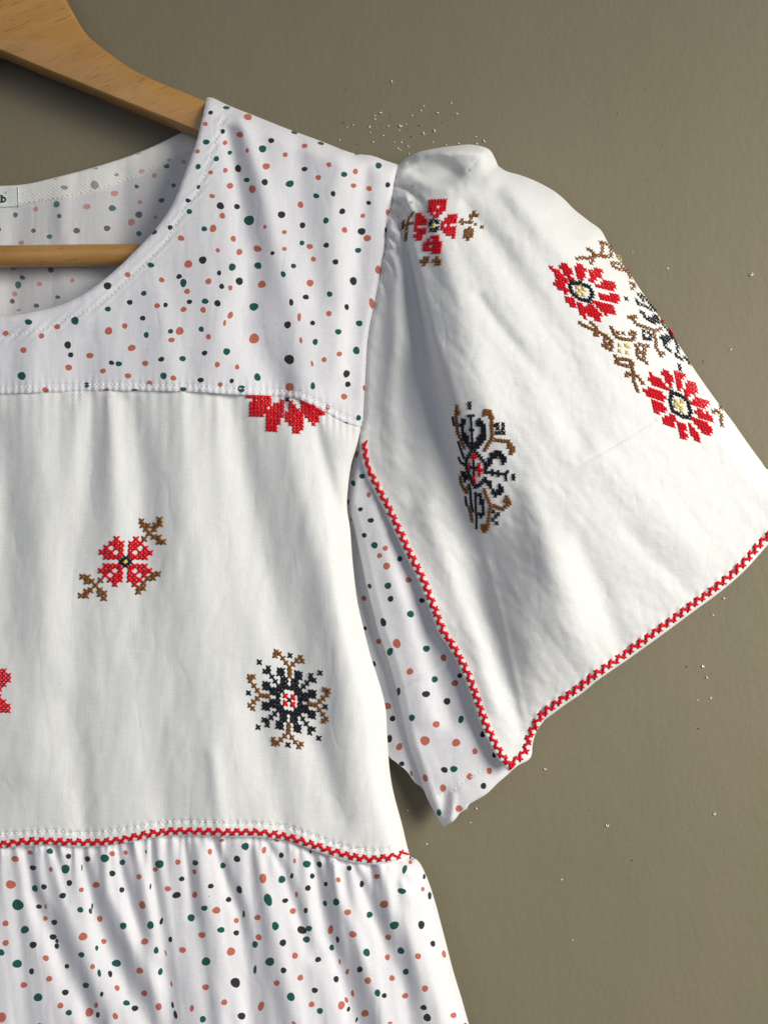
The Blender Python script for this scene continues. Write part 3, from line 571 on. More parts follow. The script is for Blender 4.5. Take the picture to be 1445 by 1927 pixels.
# ---------------------------------------------------------------- cloth panel builder
def near_free(gx, gy, B, sp):
    from mathutils.kdtree import KDTree
    kd = KDTree(len(B)*2); nb = np.roll(B, -1, 0)
    for i, (p, q) in enumerate(zip(B, nb)):
        kd.insert((p[0], p[1], 0), 2*i); kd.insert(((p[0]+q[0])/2, (p[1]+q[1])/2, 0), 2*i+1)
    kd.balance()
    return np.array([kd.find((a, c, 0))[2] > sp*0.5 for a, c in zip(gx, gy)])
def panel(name, secs, hf, dts, mats, sp, parent, dmap=None):
    b = []
    for s in secs:
        for q in s:
            if not b or math.hypot(q[0]-b[-1][0], q[1]-b[-1][1]) > 0.8: b.append(q)
    while math.hypot(b[0][0]-b[-1][0], b[0][1]-b[-1][1]) < 0.8: b.pop()
    B = np.array(b)
    if np.sum(B[:, 0]*np.roll(B[:, 1], -1)-np.roll(B[:, 0], -1)*B[:, 1]) < 0: b = b[::-1]; B = B[::-1]
    x0, y0 = B.min(0); x1, y1 = B.max(0)
    gx, gy = np.meshgrid(np.arange(x0, x1, sp), np.arange(y0, y1, sp*0.87))
    gx = gx+((np.arange(gx.shape[0]) % 2)*sp*0.5)[:, None]
    gx = gx.ravel(); gy = gy.ravel()
    ok = inside(gx, gy, b); gx, gy = gx[ok], gy[ok]
    ok = near_free(gx, gy, B, sp); gx, gy = gx[ok], gy[ok]
    verts = [Vector(q) for q in b]; faces = [list(range(len(b)))]
    cols = [None]
    for (c, dx, dy, rx, ry) in dts:
        if not (x0-20 < dx < x1+20 and y0-20 < dy < y1+20): continue
        n = 16; ph = random.random()*6; s = len(verts); tilt = random.uniform(-0.35, 0.35)
        for k in range(n):
            a = 2*math.pi*k/n; r = 1+0.05*math.sin(2*a+ph)+0.04*math.sin(3*a+ph*2)+random.uniform(-.02, .02)
            ex, ey = rx*r*math.cos(a), ry*r*math.sin(a)
            verts.append(Vector((dx+ex*math.cos(tilt)-ey*math.sin(tilt), dy+ex*math.sin(tilt)+ey*math.cos(tilt))))
        faces.append(list(range(s, s+n))); cols.append(c)
    verts += [Vector((float(a), float(c))) for a, c in zip(gx, gy)]
    r = delaunay_2d_cdt(verts, [], faces, 1, 1e-4, True)
    vo, fo, of = r[0], r[2], r[5]
    V = np.array([(v.x, v.y) for v in vo]); F = []; MI = []
    order = {c: i+1 for i, c in enumerate('cgk')}
    for f, o in zip(fo, of):
        if 0 not in o: continue
        mi = 0
        for i in o:
            if i: mi = order[cols[i]]
        F.append(f); MI.append(mi)
    x, y = V[:, 0], V[:, 1]; h = hf(x, y); e = 0.6
    p = Pn(x, y, h); px = Pn(x+e, y, hf(x+e, y)); py = Pn(x, y+e, hf(x, y+e))
    nn = np.cross(py-p, px-p); nn /= np.linalg.norm(nn, axis=1)[:, None]+1e-12
    nn = np.where(nn[:, 1:2] > 0, -nn, nn)
    # rim vertices: take their normal a little inside the edge
    ec = {}
    for f in F:
        for i in range(3):
            k = (min(f[i], f[(i+1) % 3]), max(f[i], f[(i+1) % 3])); ec[k] = ec.get(k, 0)+1
    on = set(i for k, c in ec.items() if c == 1 for i in k)
    acc = {i: [0., 0., 0] for i in on}
    for f in F:
        c = V[list(f)].mean(0)
        for i in f:
            if i in acc: acc[i][0] += c[0]; acc[i][1] += c[1]; acc[i][2] += 1
    I = np.array(sorted(on)); Dv = np.array([[acc[i][0]/acc[i][2]-x[i], acc[i][1]/acc[i][2]-y[i]] for i in I])
    Dv = Dv/(np.linalg.norm(Dv, axis=1)[:, None]+1e-9)*2.2
    xi, yi = x[I]+Dv[:, 0], y[I]+Dv[:, 1]
    q0 = Pn(xi, yi, hf(xi, yi)); q1 = Pn(xi+e, yi, hf(xi+e, yi)); q2 = Pn(xi, yi+e, hf(xi, yi+e))
    ni = np.cross(q2-q0, q1-q0); ni /= np.linalg.norm(ni, axis=1)[:, None]+1e-12
    nn[I] = np.where(ni[:, 1:2] > 0, -ni, ni)
    # orientation and rim
    cnt = {}
    G = []
    for f in F:
        a, b_, c = [p[i] for i in f]
        if np.cross(b_-a, c-a)[1] > 0: f = f[::-1]
        G.append(tuple(f))
        for i in range(3):
            u, v = f[i], f[(i+1) % 3]; cnt.setdefault((min(u, v), max(u, v)), []).append((u, v))
    bd = [c[0] for c in cnt.values() if len(c) == 1]
    idx = {}; extra = []; en = []
    def rv(i, back):
        k = (i, back)
        if k not in idx:
            idx[k] = len(p)+len(extra); q = Pn(x[i], y[i], h[i]-(3.0 if back else 0)); extra.append(tuple(q)); en.append(tuple(nn[i]))
        return idx[k]
    for u, v in bd:
        G.append((v, u, rv(u, True), rv(v, True))); MI.append(0)
    me = bpy.data.meshes.new(name)
    me.from_pydata([tuple(q) for q in p]+extra, [], G)
    for m in mats: me.materials.append(m)
    me.polygons.foreach_set('material_index', MI)
    me.polygons.foreach_set('use_smooth', [True]*len(G))
    me.normals_split_custom_set_from_vertices([tuple(q) for q in nn]+en)
    me.update()
    o = link(name, me); adopt(o, parent) if parent.type == 'EMPTY' else setattr(o, 'parent', parent)
    return o
PR = [M['print'], M['c'], M['g'], M['k']]; BK = [M['back'], M['bc'], M['bg'], M['bk']]
FA = [M['facing'], M['fc'], M['fg'], M['fk']]
blouse = bpy.data.objects.new('blouse', None); C.objects.link(blouse); blouse.location = P(300, 1400, 60)
bpy.context.view_layer.update()
tag(blouse, 'white short-sleeved blouse with dotted yoke and cross-stitched flowers, hanging on the wooden hanger', 'blouse')
L2 = lambda a, b: cr([a, b])
backbody = panel('back_panel', [NB, L2(NB[-1], (720, 330)), cr([(720, 330), (700, 560), (660, 820), (640, 1000), (680, 1250), (700, 1450), (735, 1600), (780, 1750), (870, 2055)]), L2((870, 2055), (-160, 2055)), L2((-160, 2055), NB[0])],
                 h_back, D_BACK, BK, 9, blouse); backbody['label'] = 'inside of the blouse back, its print showing through faintly'
facing = panel('neck_facing', [off(NB, 1.5), L2(off(NB, 1.5)[-1], FB[-1]), FB[::-1], L2(FB[0], off(NB, 1.5)[0])], h_facing, D_FACING, FA, 6, blouse)
yoke = panel('yoke', [NECK[::-1], SHOULDER, ARMHOLE, YSEAM, L2(YSEAM[-1], NECK[-1])], h_yoke, D_YOKE, PR, 5, blouse)
def under_yoke(x, y):
    return np.where(True, h_bodice(x, y), 0)
ys_up = off(YSEAM, 0)
BT = [(a, b-14) for a, b in YSEAM]; BT[0] = (675, 800)
def h_bodice2(x, y):
    d = pdist(x, y, YSEAM); s = np.interp(x, [q[0] for q in YSEAM[::-1]], [q[1] for q in YSEAM[::-1]])
    h = h_bodice(x, y); u = np.clip((s-y+3)/6, 0, 1)
    hy = h_yoke(x, np.minimum(y, s-5))-4.0
    near = np.exp(-(np.maximum(y-s, 0)/26)**2)
    return h*(1-near)+np.minimum(h, hy+1.5)*near*(1-u)+np.where(u > 0, 0, 0)+near*u*hy
bodice = panel('bodice', [BT[::-1], L2(BT[0], BSIDE[0]), BSIDE, WSEAM, L2(WSEAM[-1], BT[-1])], h_bodice2, [], [M['plain']], 5, blouse)
ST = [(a, b-8) for a, b in WSEAM]; ST[0] = (768, 1604)
skirt = panel('gathered_peplum', [ST[::-1], L2(ST[0], SSIDE[0]), SSIDE, L2(SSIDE[-1], (-160, 2060)), L2((-160, 2060), ST[-1])], h_skirt, D_SKIRT, PR, 5, blouse)
inner = panel('sleeve_lining', [cr([(650, 880), (645, 1000), (660, 1150), (700, 1330), (727, 1414), (746, 1435), (765, 1451), (781, 1473), (795, 1484), (815, 1520), (830, 1548)]), cr([(830, 1548), (900, 1380), (800, 1100), (700, 900), (650, 880)])],
              h_inner, D_INNER, PR, 6, blouse); inner['label'] = 'shaded back layer of the dotted under-sleeve'
under = panel('under_sleeve', [ULEFT, UHEM, cr([(958, 1455), (975, 1425), (930, 1330), (870, 1200), (780, 1000), (720, 880), (700, 800), (679, 812)], 6)], h_under, D_UNDER, PR, 5, blouse)
sleeve = panel('puff_sleeve', [ARMHOLE, TRIMEDGE, CORNER, HEM, OUTER, PUFF], h_sleeve, [], [M['plain']], 5, blouse)

# ---------------------------------------------------------------- thread work
class Th:
    def __init__(s): s.v = []; s.f = []; s.q = []
    def flush(s):
        if not s.q: return
        q, s.q = s.q, []
        X = np.concatenate([a[1] for a in q]); Y = np.concatenate([a[2] for a in q]); H = q[0][0](X, Y); o = 0
        for hf, x, y, lf, rad, sides in q:
            h = H[o:o+len(x)]+lf; o += len(x)
            s.tube([P(*k) for k in zip(x, y, h)], list(rad), sides, 0.8)
    def tube(s, pts, rad, n=6, flat=1):
        v, f = tube_arrays(pts, rad, n, flat); o = len(s.v); s.v += v; s.f += [tuple(i+o for i in q) for q in f]
    def build(s, name, mat, parent):
        s.flush()
        if not s.v: return None
        me = bpy.data.meshes.new(name); me.from_pydata(s.v, [], s.f); me.materials.append(mat)
        me.polygons.foreach_set('use_smooth', [True]*len(me.polygons))
        o = link(name, me)
        if parent.type == 'EMPTY': adopt(o, parent)
        else: o.parent = parent; o.matrix_parent_inverse = parent.matrix_world.inverted()
        return o
def thread_run(th, hf, a, b, r, lift=1.3, n=5, sides=6):
    ax, ay = a; bx, by = b
    t = np.linspace(0, 1, n); x = ax+(bx-ax)*t; y = ay+(by-ay)*t
    h = lift*np.sin(np.pi*np.clip(t, 0, 1))**0.6+0.1-0.9*(np.abs(2*t-1)**6)
    rad = r*K*(1-0.35*np.abs(2*t-1)**3)
    th.q.append((hf, x, y, h, rad, sides))
def xstitch(th, hf, cx, cy, u, v, r):
    j = lambda: random.uniform(-0.6, 0.6)
    c = [(cx+(su*u[0]+sv*v[0])*0.58+j(), cy+(su*u[1]+sv*v[1])*0.58+j()) for su, sv in ((-1, -1), (1, 1), (-1, 1), (1, -1))]
    thread_run(th, hf, c[0], c[1], r, 1.0); thread_run(th, hf, c[2], c[3], r, 1.9)
def fill_cells(poly, u, v, holes=(), cv=4):
    """centres of stitch cells inside a traced outline (u, v are the cell's half axes x2)"""
    p = np.array(poly); c = p.mean(0); n = 14
    A = np.array([u, v]).T
    q = np.linalg.solve(A, (p-c).T).T
    best = None
    i0, j0 = np.floor(q.min(0)); i1, j1 = np.ceil(q.max(0))
    ii, jj = np.meshgrid(np.arange(i0, i1+1), np.arange(j0, j1+1)); ii = ii.ravel(); jj = jj.ravel()
    X = c[0]+ii*u[0]+jj*v[0]; Y = c[1]+ii*u[1]+jj*v[1]
    cov = np.zeros(len(X))
    for a in (-.3, 0, .3):
        for b in (-.3, 0, .3):
            cov += inside(X+a*u[0]+b*v[0], Y+a*u[1]+b*v[1], poly)
    ok = cov >= cv
    for hx, hy in holes: ok &= np.hypot(X-hx, Y-hy) > 0.62*np.hypot(*u)
    return list(zip(X[ok], Y[ok]))
def run_cells(pl, sp):
    p = np.array(pl, float)
    if len(p) == 1: return [tuple(p[0])]
    d = np.r_[0, np.cumsum(np.linalg.norm(np.diff(p, axis=0), axis=1))]
    n = max(1, round(d[-1]/sp)); t = np.linspace(0, d[-1], n+1)
    return list(zip(np.interp(t, d, p[:, 0]), np.interp(t, d, p[:, 1])))
def parse(s): return [tuple(float(a) for a in q.split(',')) for q in s.split()]
def motif(name, hf, ox, oy, sc, u, v, r, spec, label, fs=0.86, ls=0.95, cv=4):
    r = r*1.18
    """spec lines: colour kind points; first entry becomes the part, the others its sub-parts"""
    root = None; lo_ = {}
    for line in spec.strip().split('\n'):
        col, kind, nm, rest = line.split(None, 3)
        holes = []
        if '|' in rest:
            rest, hs = rest.split('|'); holes = [(ox+a/sc, oy+b/sc) for a, b in parse(hs)]
        pls = [[(ox+a/sc, oy+b/sc) for a, b in parse(q)] for q in rest.split(';')]
        th = Th(); pitch = math.hypot(*u)
        for pl in pls:
            if kind == 'P': cells = fill_cells(pl, (u[0]*fs, u[1]*fs), (v[0]*fs, v[1]*fs), holes, cv)
            elif kind == 'L': cells = run_cells(pl, pitch*ls)
            elif kind == 'T': cells = run_cells(pl, pitch*0.8)
            else: cells = pl
            q = {'P': fs, 'T': 0.62}.get(kind, 1.0)
            for cx, cy in cells: xstitch(th, hf, cx, cy, (u[0]*q, u[1]*q), (v[0]*q, v[1]*q), r*(0.85 if kind == 'T' else 1))
        if not th.q: continue
        if root is None:
            root = th.build(name, M[col], blouse); root['label'] = label
            bpy.context.view_layer.update()
        else:
            th.build(nm, M[col], root)
    return root
# four-petalled flower on the bodice
def grid_pts(c, u, v, cells): return ' '.join('%.1f,%.1f' % (c[0]+i*u[0]+j*v[0], c[1]+i*u[1]+j*v[1]) for i, j in cells)
pet = [(-2, -5), (-3, -4), (-2, -4), (-1, -4), (-4, -3), (-2, -3), (-1, -3), (-5, -2), (-4, -2), (-3, -2), (-1, -2), (-4, -1), (-3, -1), (-2, -1), (-1.15, -1.1)]
c0, uu, vv = (706, 655), (47, 0.5), (-1.5, 44)
spec = 'black S flower_centre '+grid_pts(c0, uu, vv, [(-.9, 0), (.9, 0), (0, -.8), (0, .8), (-.5, -.4), (.5, .4), (.5, -.4), (-.5, .4)])+'\n'
for sx, sy in ((1, 1), (-1, 1), (1, -1), (-1, -1)):
    spec += 'red S petal '+grid_pts(c0, uu, vv, [(i*sx, j*sy) for i, j in pet])+'\n'
spec += 'yellow S stamen '+grid_pts(c0, uu, vv, [(-.15, 0), (.15, 0)])+'\n'
spec += """brown S leaf_sprig 890,435 935,380 905,340 925,305 875,302 862,262 985,340 998,300 1040,290 1038,245 982,412 1028,420 1035,465 1072,465
brown S leaf_sprig 465,835 420,885 378,845 332,850 338,808 288,800 368,930 328,945 322,985 275,985 455,930 460,972 500,960 497,1010
brown S leaf_sprig 1022,775 975,778 975,815 925,817 880,862 880,910 835,908 830,948"""
motif('embroidered_flower', h_bodice2, 100, 930, 5.16, (9.3, 0.1), (-0.3, 8.8), 1.72, spec, 'red four-petalled cross-stitch flower with brown sprigs on the bodice')
# snowflake on the bodice
q1 = [(-3, -7), (-2, -7), (-2, -6), (-2, -5), (-1, -5), (-1, -4), (-2, -4), (-1, -3), (-2, -3), (-3, -6)]
q1 += [(-7, -3), (-7, -2), (-6, -2), (-5, -2), (-5, -1), (-4, -1), (-4, -2), (-3, -1), (-3, -2), (-6, -3)]
q1 += [(-6, -7), (-6, -6), (-7, -6), (-5, -5), (-4, -4), (-3, -3), (-8.6, -8)]
c0, uu, vv = (692, 765), (36.8, 6.6), (-0.8, 42.5)
al = set((i*sx, j*sy) for i, j in q1 for sx in (1, -1) for sy in (1, -1))
al = [a for a in al if abs(a[0]) < 8 or True]+[(-2, -2), (2, -2), (-2, 2), (2, 2), (0, -3), (0, 3), (-3.2, 0), (3.2, 0), (0, -11), (0, 11), (-11.5, 0), (10.3, 0), (0, 0)]
bs = [(0, -8), (0, -7), (0, -6), (-1, -9), (-2, -10), (-3, -11), (-4, -11.3), (-4.2, -10.3), (1, -9), (2, -10), (3, -11), (3.6, -10.2)]
spec = 'black S x '+grid_pts(c0, uu, vv, al)+'\n'
spec += 'brown S scroll '+grid_pts(c0, uu, vv, bs)+'\n'
spec += 'brown S scroll '+grid_pts(c0, uu, vv, [(i, -j) for i, j in bs])+'\n'
spec += 'brown S scroll '+grid_pts(c0, uu, vv, [(j*1.03+.3, i) for i, j in bs])+'\n'
spec += 'brown S scroll '+grid_pts(c0, uu, vv, [(-j-.3, i) for i, j in bs])+'\n'
spec += 'red S flower_centre '+grid_pts(c0, uu, vv, [(1.1, -1), (1.1, 1), (-1.1, -1), (-1.1, 1), (1.0, -.8), (1.0, .8), (-1.0, -.8), (-1.0, .8)])
motif('embroidered_snowflake', h_bodice2, 420, 1180, 5.558, (7.6, 1.2), (-0.15, 8.2), 1.5, spec, 'black snowflake cross-stitch motif with brown scrolls and red middle')
# cut flower under the yoke seam
motif('embroidered_flower', h_bodice2, 445, 725, 8.03, (6.9, 0.4), (0, 6.9), 1.4, """red P petal 670,230 735,230 715,330 690,540 610,620 570,700 505,695 445,620 440,400 500,350 590,290
red P petal 115,150 300,160 530,175 530,290 500,330 450,390 390,470 200,470 225,280 290,230 180,190
red P petal 800,250 865,260 910,330 985,400 1030,510 1015,655 945,715 870,705 810,610 745,550 760,440 790,370
red P petal 990,240 1160,310 1320,420 1240,440 1220,605 1080,540 1050,470 985,400 985,320
red L petal 990,255 1160,330 1310,420
black S flower_centre 770,215""", 'lower half of a red cross-stitch flower cut off by the yoke seam', 0.98, 0.95, 4)
motif('embroidered_flower', h_bodice2, 0, 1240, 9.03, (8.4, 0), (0, 8.4), 1.35, """red P petal -300,200 0,190 120,210 195,280 215,370 110,450 40,550 -60,560 -300,420
red P petal -300,620 0,620 90,700 180,770 185,850 100,920 0,945 -300,960""", 'red cross-stitch flower petals cut by the left edge of the photo', 1.0)
SL = h_sleeve
motif('embroidered_flower', SL, 730, 360, 7.225, (7.2, -0.4), (-0.8, 7.2), 1.2, """black S flower_centre 590,405 675,420 572,450 665,500 590,520 650,405 640,530
red P petal 540,150 560,95 650,100 720,95 825,110 800,240 740,320 680,370 600,370 560,300 520,230 550,190|675,190 655,280
red P petal 710,420 850,280 900,310 940,270 975,310 930,380 975,405 910,440 920,490 915,620 885,650 850,610 785,640 750,560 700,500|775,460 850,455
red P petal 360,310 460,285 520,370 550,430 550,530 450,660 365,665 345,630 375,570 360,500 350,440 380,380|415,470 487,470
red P petal 610,590 660,575 745,690 720,850 460,830 490,760 470,710 540,640|605,660 600,760
yellow S stamen 620,455 620,480
brown P leaf_sprig 415,965 490,880 560,900 610,900 700,880 745,950 710,1010 635,1000 580,930 505,1010 440,1000
brown P leaf_sprig 1085,345 1130,285 1205,270 1245,325 1200,375 1130,380;1050,490 1150,480 1165,600 1095,680 1020,600;1180,440 1260,440 1380,525 1290,530
brown T leaf_sprig 985,410 1060,425 1120,410 1130,370;1110,430 1110,490;1140,420 1190,450;1010,385 1015,440
brown T leaf_sprig 340,290 280,370 265,440 250,520;340,430 290,440 230,460
brown P leaf_sprig 240,520 275,560 270,640 235,745 210,600;165,410 235,390 235,500 180,520;285,395 320,430 300,480""", 'red four-armed cross-stitch flower with brown sprigs at the top of the sleeve', 0.80, 0.95, 7)
motif('embroidered_flower', SL, 1030, 480, 9.633, (6.6, 1.6), (2.0, 7.2), 1.35, """black L flower_centre 430,500 520,520 600,490 660,550 750,570 780,620 820,710 780,780 770,840 640,810 560,780 480,720 430,640 400,580 430,500
red P petal 50,205 180,260 270,360 380,490 330,480 180,430 110,290
red P petal 225,160 350,170 430,250 450,300 430,370 470,450 440,470 330,350 220,230
red P petal 500,200 600,155 700,250 680,330 670,390 600,460 520,380 530,310 510,250
red P petal 730,290 820,260 960,250 985,290 930,330 990,390 850,450 770,520 730,500 760,420 740,340
red P petal 840,590 950,540 1060,455 1140,490 1200,455 1250,490 1210,540 1270,590 1170,640 1050,650 960,620
red P petal 880,720 1000,700 1160,720 1260,700 1330,780 1240,860 1100,830 960,790
red P petal 790,845 960,850 1060,890 1160,890 1230,965 1180,1010 1235,1070 1160,1090 1040,1070 950,980
red P petal 710,910 770,880 850,960 930,1040 990,1110 940,1140 980,1210 850,1170 740,1070 730,990
red P petal 530,870 620,870 700,980 700,1060 720,1130 650,1150 590,1060
red P petal 310,750 460,750 490,850 530,960 480,960 350,860 310,830
red P petal 130,540 160,450 200,420 300,520 400,660 320,690 200,600
red L petal_tip 70,230 150,310 250,400 340,480
black S stitch 1420,790
yellow S stamen 540,590 545,690 650,620 590,650 650,720""", 'upper of the two large red flowers with yellow and black middle on the sleeve')
motif('embroidered_flower', SL, 1200, 680, 9.03, (6.4, 2.2), (1.6, 7.4), 1.35, """black L flower_centre 570,510 640,560 700,560 800,640 860,700 860,780 900,850 860,950 740,930 690,890 590,850 570,780 540,690 560,610 570,510
red P petal 190,220 240,210 280,250 350,250 400,340 460,400 550,510 480,520 400,430 310,440 260,400 190,330
red P petal 410,120 510,160 580,260 610,310 570,370 605,470 570,470 480,330 420,240
red P petal 610,195 700,160 760,200 795,270 740,310 770,400 750,480 690,500 640,400 630,270
red P petal 820,350 880,330 1020,400 970,450 1005,520 870,580 810,620 790,560 820,440
red P petal 880,700 950,640 1050,600 1190,660 1170,760 1100,810 1000,770
red P petal 950,840 1050,810 1120,860 1200,880 1270,950 1270,1020 1190,1010 1050,950
red P petal 880,980 950,950 1060,1010 1150,1010 1240,1140 1230,1250 1100,1210 1010,1100
red P petal 840,990 890,1080 980,1160 1050,1260 1000,1290 1060,1380 940,1320 870,1200
red P petal 660,1030 760,1050 820,1120 800,1210 840,1290 770,1360 700,1240
red P petal 435,960 590,890 630,980 620,1130 500,1110 450,1060
red P petal 220,690 290,660 380,700 430,760 510,780 470,850 370,880 260,850
red P petal 90,490 190,450 290,480 400,510 430,580 480,650 400,680 270,620 200,600
black L stitch 700,75 712,135
yellow S stamen 650,680 740,680 640,760 740,780 740,840 690,740
brown L leaf_sprig 1270,860 1320,840 1390,880 1420,930 1400,1000 1420,1080;1400,790""", 'lower of the two large red flowers, nearest the sleeve hem')
motif('embroidered_garland', SL, 1000, 430, 3.247, (6.0, 1.0), (1.5, 6.0), 1.25, """brown L leaf_sprig 278,185 310,178 345,185 380,165 420,165 440,172;345,128 375,140 380,175 362,212
brown L leaf_sprig 420,85 455,92 485,120 485,170 445,172 425,160 432,115 425,90
yellow S stamen 527,172 537,185
brown L leaf_sprig 490,210 535,215 565,245 590,275 600,298;495,230 530,248 560,255
brown L leaf_sprig 605,335 630,345 612,368""", 'brown garland above the upper large red flower on the sleeve', 0.9, 1.12, 5)
motif('embroidered_garland', SL, 1080, 590, 8.03, (6.0, 1.0), (1.4, 6.2), 1.25, """brown L leaf_sprig 90,140 140,180 200,200 240,225 290,245 340,265 400,290 450,330 500,345 540,390 565,410;255,140 300,180 340,215 340,260;325,280 310,325 350,325
brown L leaf_sprig 465,370 460,420 480,460 545,460;480,500 440,480;500,520 560,550 575,490 550,440
brown L leaf_sprig 560,215 590,270 610,325 650,360 700,375 760,385 820,400 860,400 915,375 900,330 920,290 870,275 840,310;660,290 740,300;740,385
yellow S stamen 685,480 785,480 690,565 800,590 820,500
brown L leaf_sprig 930,480 1000,465 1060,490 1110,490;960,520 950,570 950,630 990,690 1040,690 1095,745;1060,540 1060,600 1050,650;1005,590
brown L leaf_sprig 620,645 650,690 630,750 700,690 760,690 850,710 890,760 870,800 885,860 900,900;680,760 740,780 810,795 860,770
brown L leaf_sprig 900,920 840,920 800,900 790,935;900,970 900,1030 930,1080 940,1130 960,1170;960,950 1000,1000 1035,1050
brown L scroll 830,60 880,50 925,45;890,90 930,150 980,180 1040,190 1090,215 1150,235 1200,255 1250,255 1310,230;1205,300 1220,360 1240,430 1225,490 1260,550 1290,600 1345,600 1310,640
black S stitch 1050,265 1050,330 1060,380 1110,385 1120,290 1155,330 1145,385""", 'brown garland with yellow middle between the two large red flowers', 0.9, 1.12, 5)
motif('embroidered_scrollwork', SL, 1190, 500, 5.667, (5.0, 2.3), (1.5, 6.0), 1.2, """black L scroll 60,310 95,315 125,345 160,385 195,430 235,475;85,340 110,370
black L scroll 40,370 62,385 40,405 75,412 120,422 155,448 195,468
black P scroll 150,570 190,540 240,530 285,560 290,600 260,620 210,630 170,600
black L scroll 85,495 115,500 120,540 150,570
black L scroll 300,600 345,660 395,720 435,775 462,825 480,865
black P scroll 290,760 330,740 390,730 425,760 430,790 370,830 320,830
black L scroll 335,845 365,885 400,910
black L scroll 470,885 482,920 445,962 480,970 520,1000;550,980 580,1005 600,1040
red S stitch 318,590 400,690 420,730""", 'black scrollwork running over the outer fold of the sleeve', 0.9, 1.12, 5)
motif('embroidered_medallion', SL, 780, 720, 4.817, (5.3, 0.4), (0.2, 6.3), 1.25, """black L ring 530,600 475,680 462,740 480,800 505,870 545,945;530,600 600,680 645,740 642,810;642,870 590,930 545,945;500,585 565,585
black T scroll 485,300 535,300;510,310 515,380 515,430 520,480 522,560;500,430 530,430;505,550 550,550
black P scroll 410,380 430,310 460,350 465,390 440,390 455,440 485,490 505,560 480,590 430,510
black P scroll 555,370 590,315 635,370 650,420 645,500 605,565 570,600 545,570 560,510 595,470 605,400 570,400
black P scroll 650,750 660,700 690,650 730,610 790,630 830,690 830,720 790,760 785,700 760,670 720,690 690,750 660,790
black T scroll 642,812 700,815 760,825 830,832;705,795 705,835;760,805 760,845;820,832 845,805;820,832 832,880
black P scroll 640,890 690,880 700,940 740,990 770,960 750,930 780,910 805,970 790,1000 740,1040 700,990 670,930
black P scroll 560,990 600,1000 640,1110 630,1190 590,1240 575,1190 610,1160 590,1060
black T scroll 495,930 505,1000 508,1080 528,1165;550,1000 555,1150 560,1240 558,1320
black T scroll 395,540 410,590 430,640 442,680;400,685 420,730 450,742
black P scroll 430,790 460,800 480,850 460,910 430,860
black S cross 498,190 498,225
black S cross 895,842 898,870
black S hash 722,388 752,378 802,378 752,415 802,415 742,455 772,455 808,455
brown P scroll 625,245 655,228 695,262 718,315 700,335 665,280 640,285 625,310
brown P scroll 850,520 885,560 915,600 880,650 855,600
brown P scroll 825,1030 880,1085 840,1120 815,1070
brown P scroll 605,1295 680,1300 635,1375
brown P scroll 375,205 415,270 380,300
black S hash 715,1170 758,1190 710,1245 745,1275 735,1215
black T stitch 345,320 355,385
black T stitch 460,1040 470,1110
red P diamond 530,630 565,680 540,705 500,680
red P diamond 575,725 620,790 590,855 560,790
red S diamond 488,740 495,785 535,860 545,890
black T cross 535,705 535,750 535,790 535,830;500,768 565,775
brown L scroll 385,215 375,280 375,340 385,400 385,450 410,500 430,550 445,590;405,270
brown L scroll 630,290 640,255 680,262 700,310 700,360 700,410 705,460 705,510 670,555 640,610;740,520 800,530 850,530 870,580 905,605 875,640
brown L scroll 635,975 650,1020 675,1080 690,1110 680,1180 670,1250 660,1310 630,1350 610,1305;725,1115 760,1132 800,1150 830,1120 865,1090 835,1040
brown L scroll 415,860 420,910 440,960 470,1000 490,930;490,1130 510,1200 520,1250""", 'black and brown medallion with red diamonds on the front of the sleeve', 0.82, 1.1, 5)

# ---------------------------------------------------------------- red herringbone trims, white top-stitching
def frames(pl):
    p = np.array(pl); d = np.r_[0, np.cumsum(np.linalg.norm(np.diff(p, axis=0), axis=1))]
    def at(s, o):
        s = min(max(s, 0), d[-1]); x = np.interp(s, d, p[:, 0]); y = np.interp(s, d, p[:, 1])
        e = 3; x2 = np.interp(min(s+e, d[-1]), d, p[:, 0])-np.interp(max(s-e, 0), d, p[:, 0]); y2 = np.interp(min(s+e, d[-1]), d, p[:, 1])-np.interp(max(s-e, 0), d, p[:, 1])
        l = math.hypot(x2, y2)+1e-9
        return (x-y2/l*o, y+x2/l*o)
    return at, d[-1]
def herring(name, hf, path, w_, pitch, r, label, s0=0, wf=None):
    at, Ln = frames(path)
    base = Th(); x0 = [at(s, 0) for s in np.arange(0, Ln, 4)]
    bx = np.array([q[0] for q in x0]); by = np.array([q[1] for q in x0])
    base.tube([P(*q) for q in zip(bx, by, hf(bx, by)-0.35)], 0.9*K, 5, 0.6)
    root = base.build(name, M['white'], blouse); root['label'] = label
    bpy.context.view_layer.update()
    s = s0; hp = pitch/2
    while s < Ln-hp:
        th = Th(); ww = w_*(wf(s/Ln) if wf else 1); jt = lambda: random.uniform(-1.1, 1.1)
        thread_run(th, hf, at(s+jt(), -ww+jt()), at(s+hp*1.95+jt(), ww+jt()), r, 1.3)
        if s+hp < Ln-2: thread_run(th, hf, at(s+hp+jt(), ww+jt()), at(s+hp*2.95+jt(), -ww+jt()), r, 1.9)
        th.build('stitch', M['red'], root); s += pitch
herring('waist_trim', h_bodice2, cr([(768, 1603), (735, 1613), (690, 1616), (640, 1606), (600, 1593), (560, 1580), (520, 1570), (478, 1566), (430, 1566), (350, 1564), (300, 1566), (260, 1573), (230, 1580), (180, 1585), (130, 1584), (80, 1582), (50, 1583), (0, 1588), (-80, 1584), (-150, 1582)], 4), 6.2, 17.6, 2.5, 'red zigzag stitching along the waist seam')
te = off(TRIMEDGE, -10)
herring('sleeve_edge_trim', h_sleeve, te[4:]+[], 6.2, 17.2, 2.45, 'red zigzag stitching down the front edge of the sleeve', 0, lambda t: 0.55+0.45*min(1, t*5))
he = off(CORNER[:-1]+HEM, -11.5)
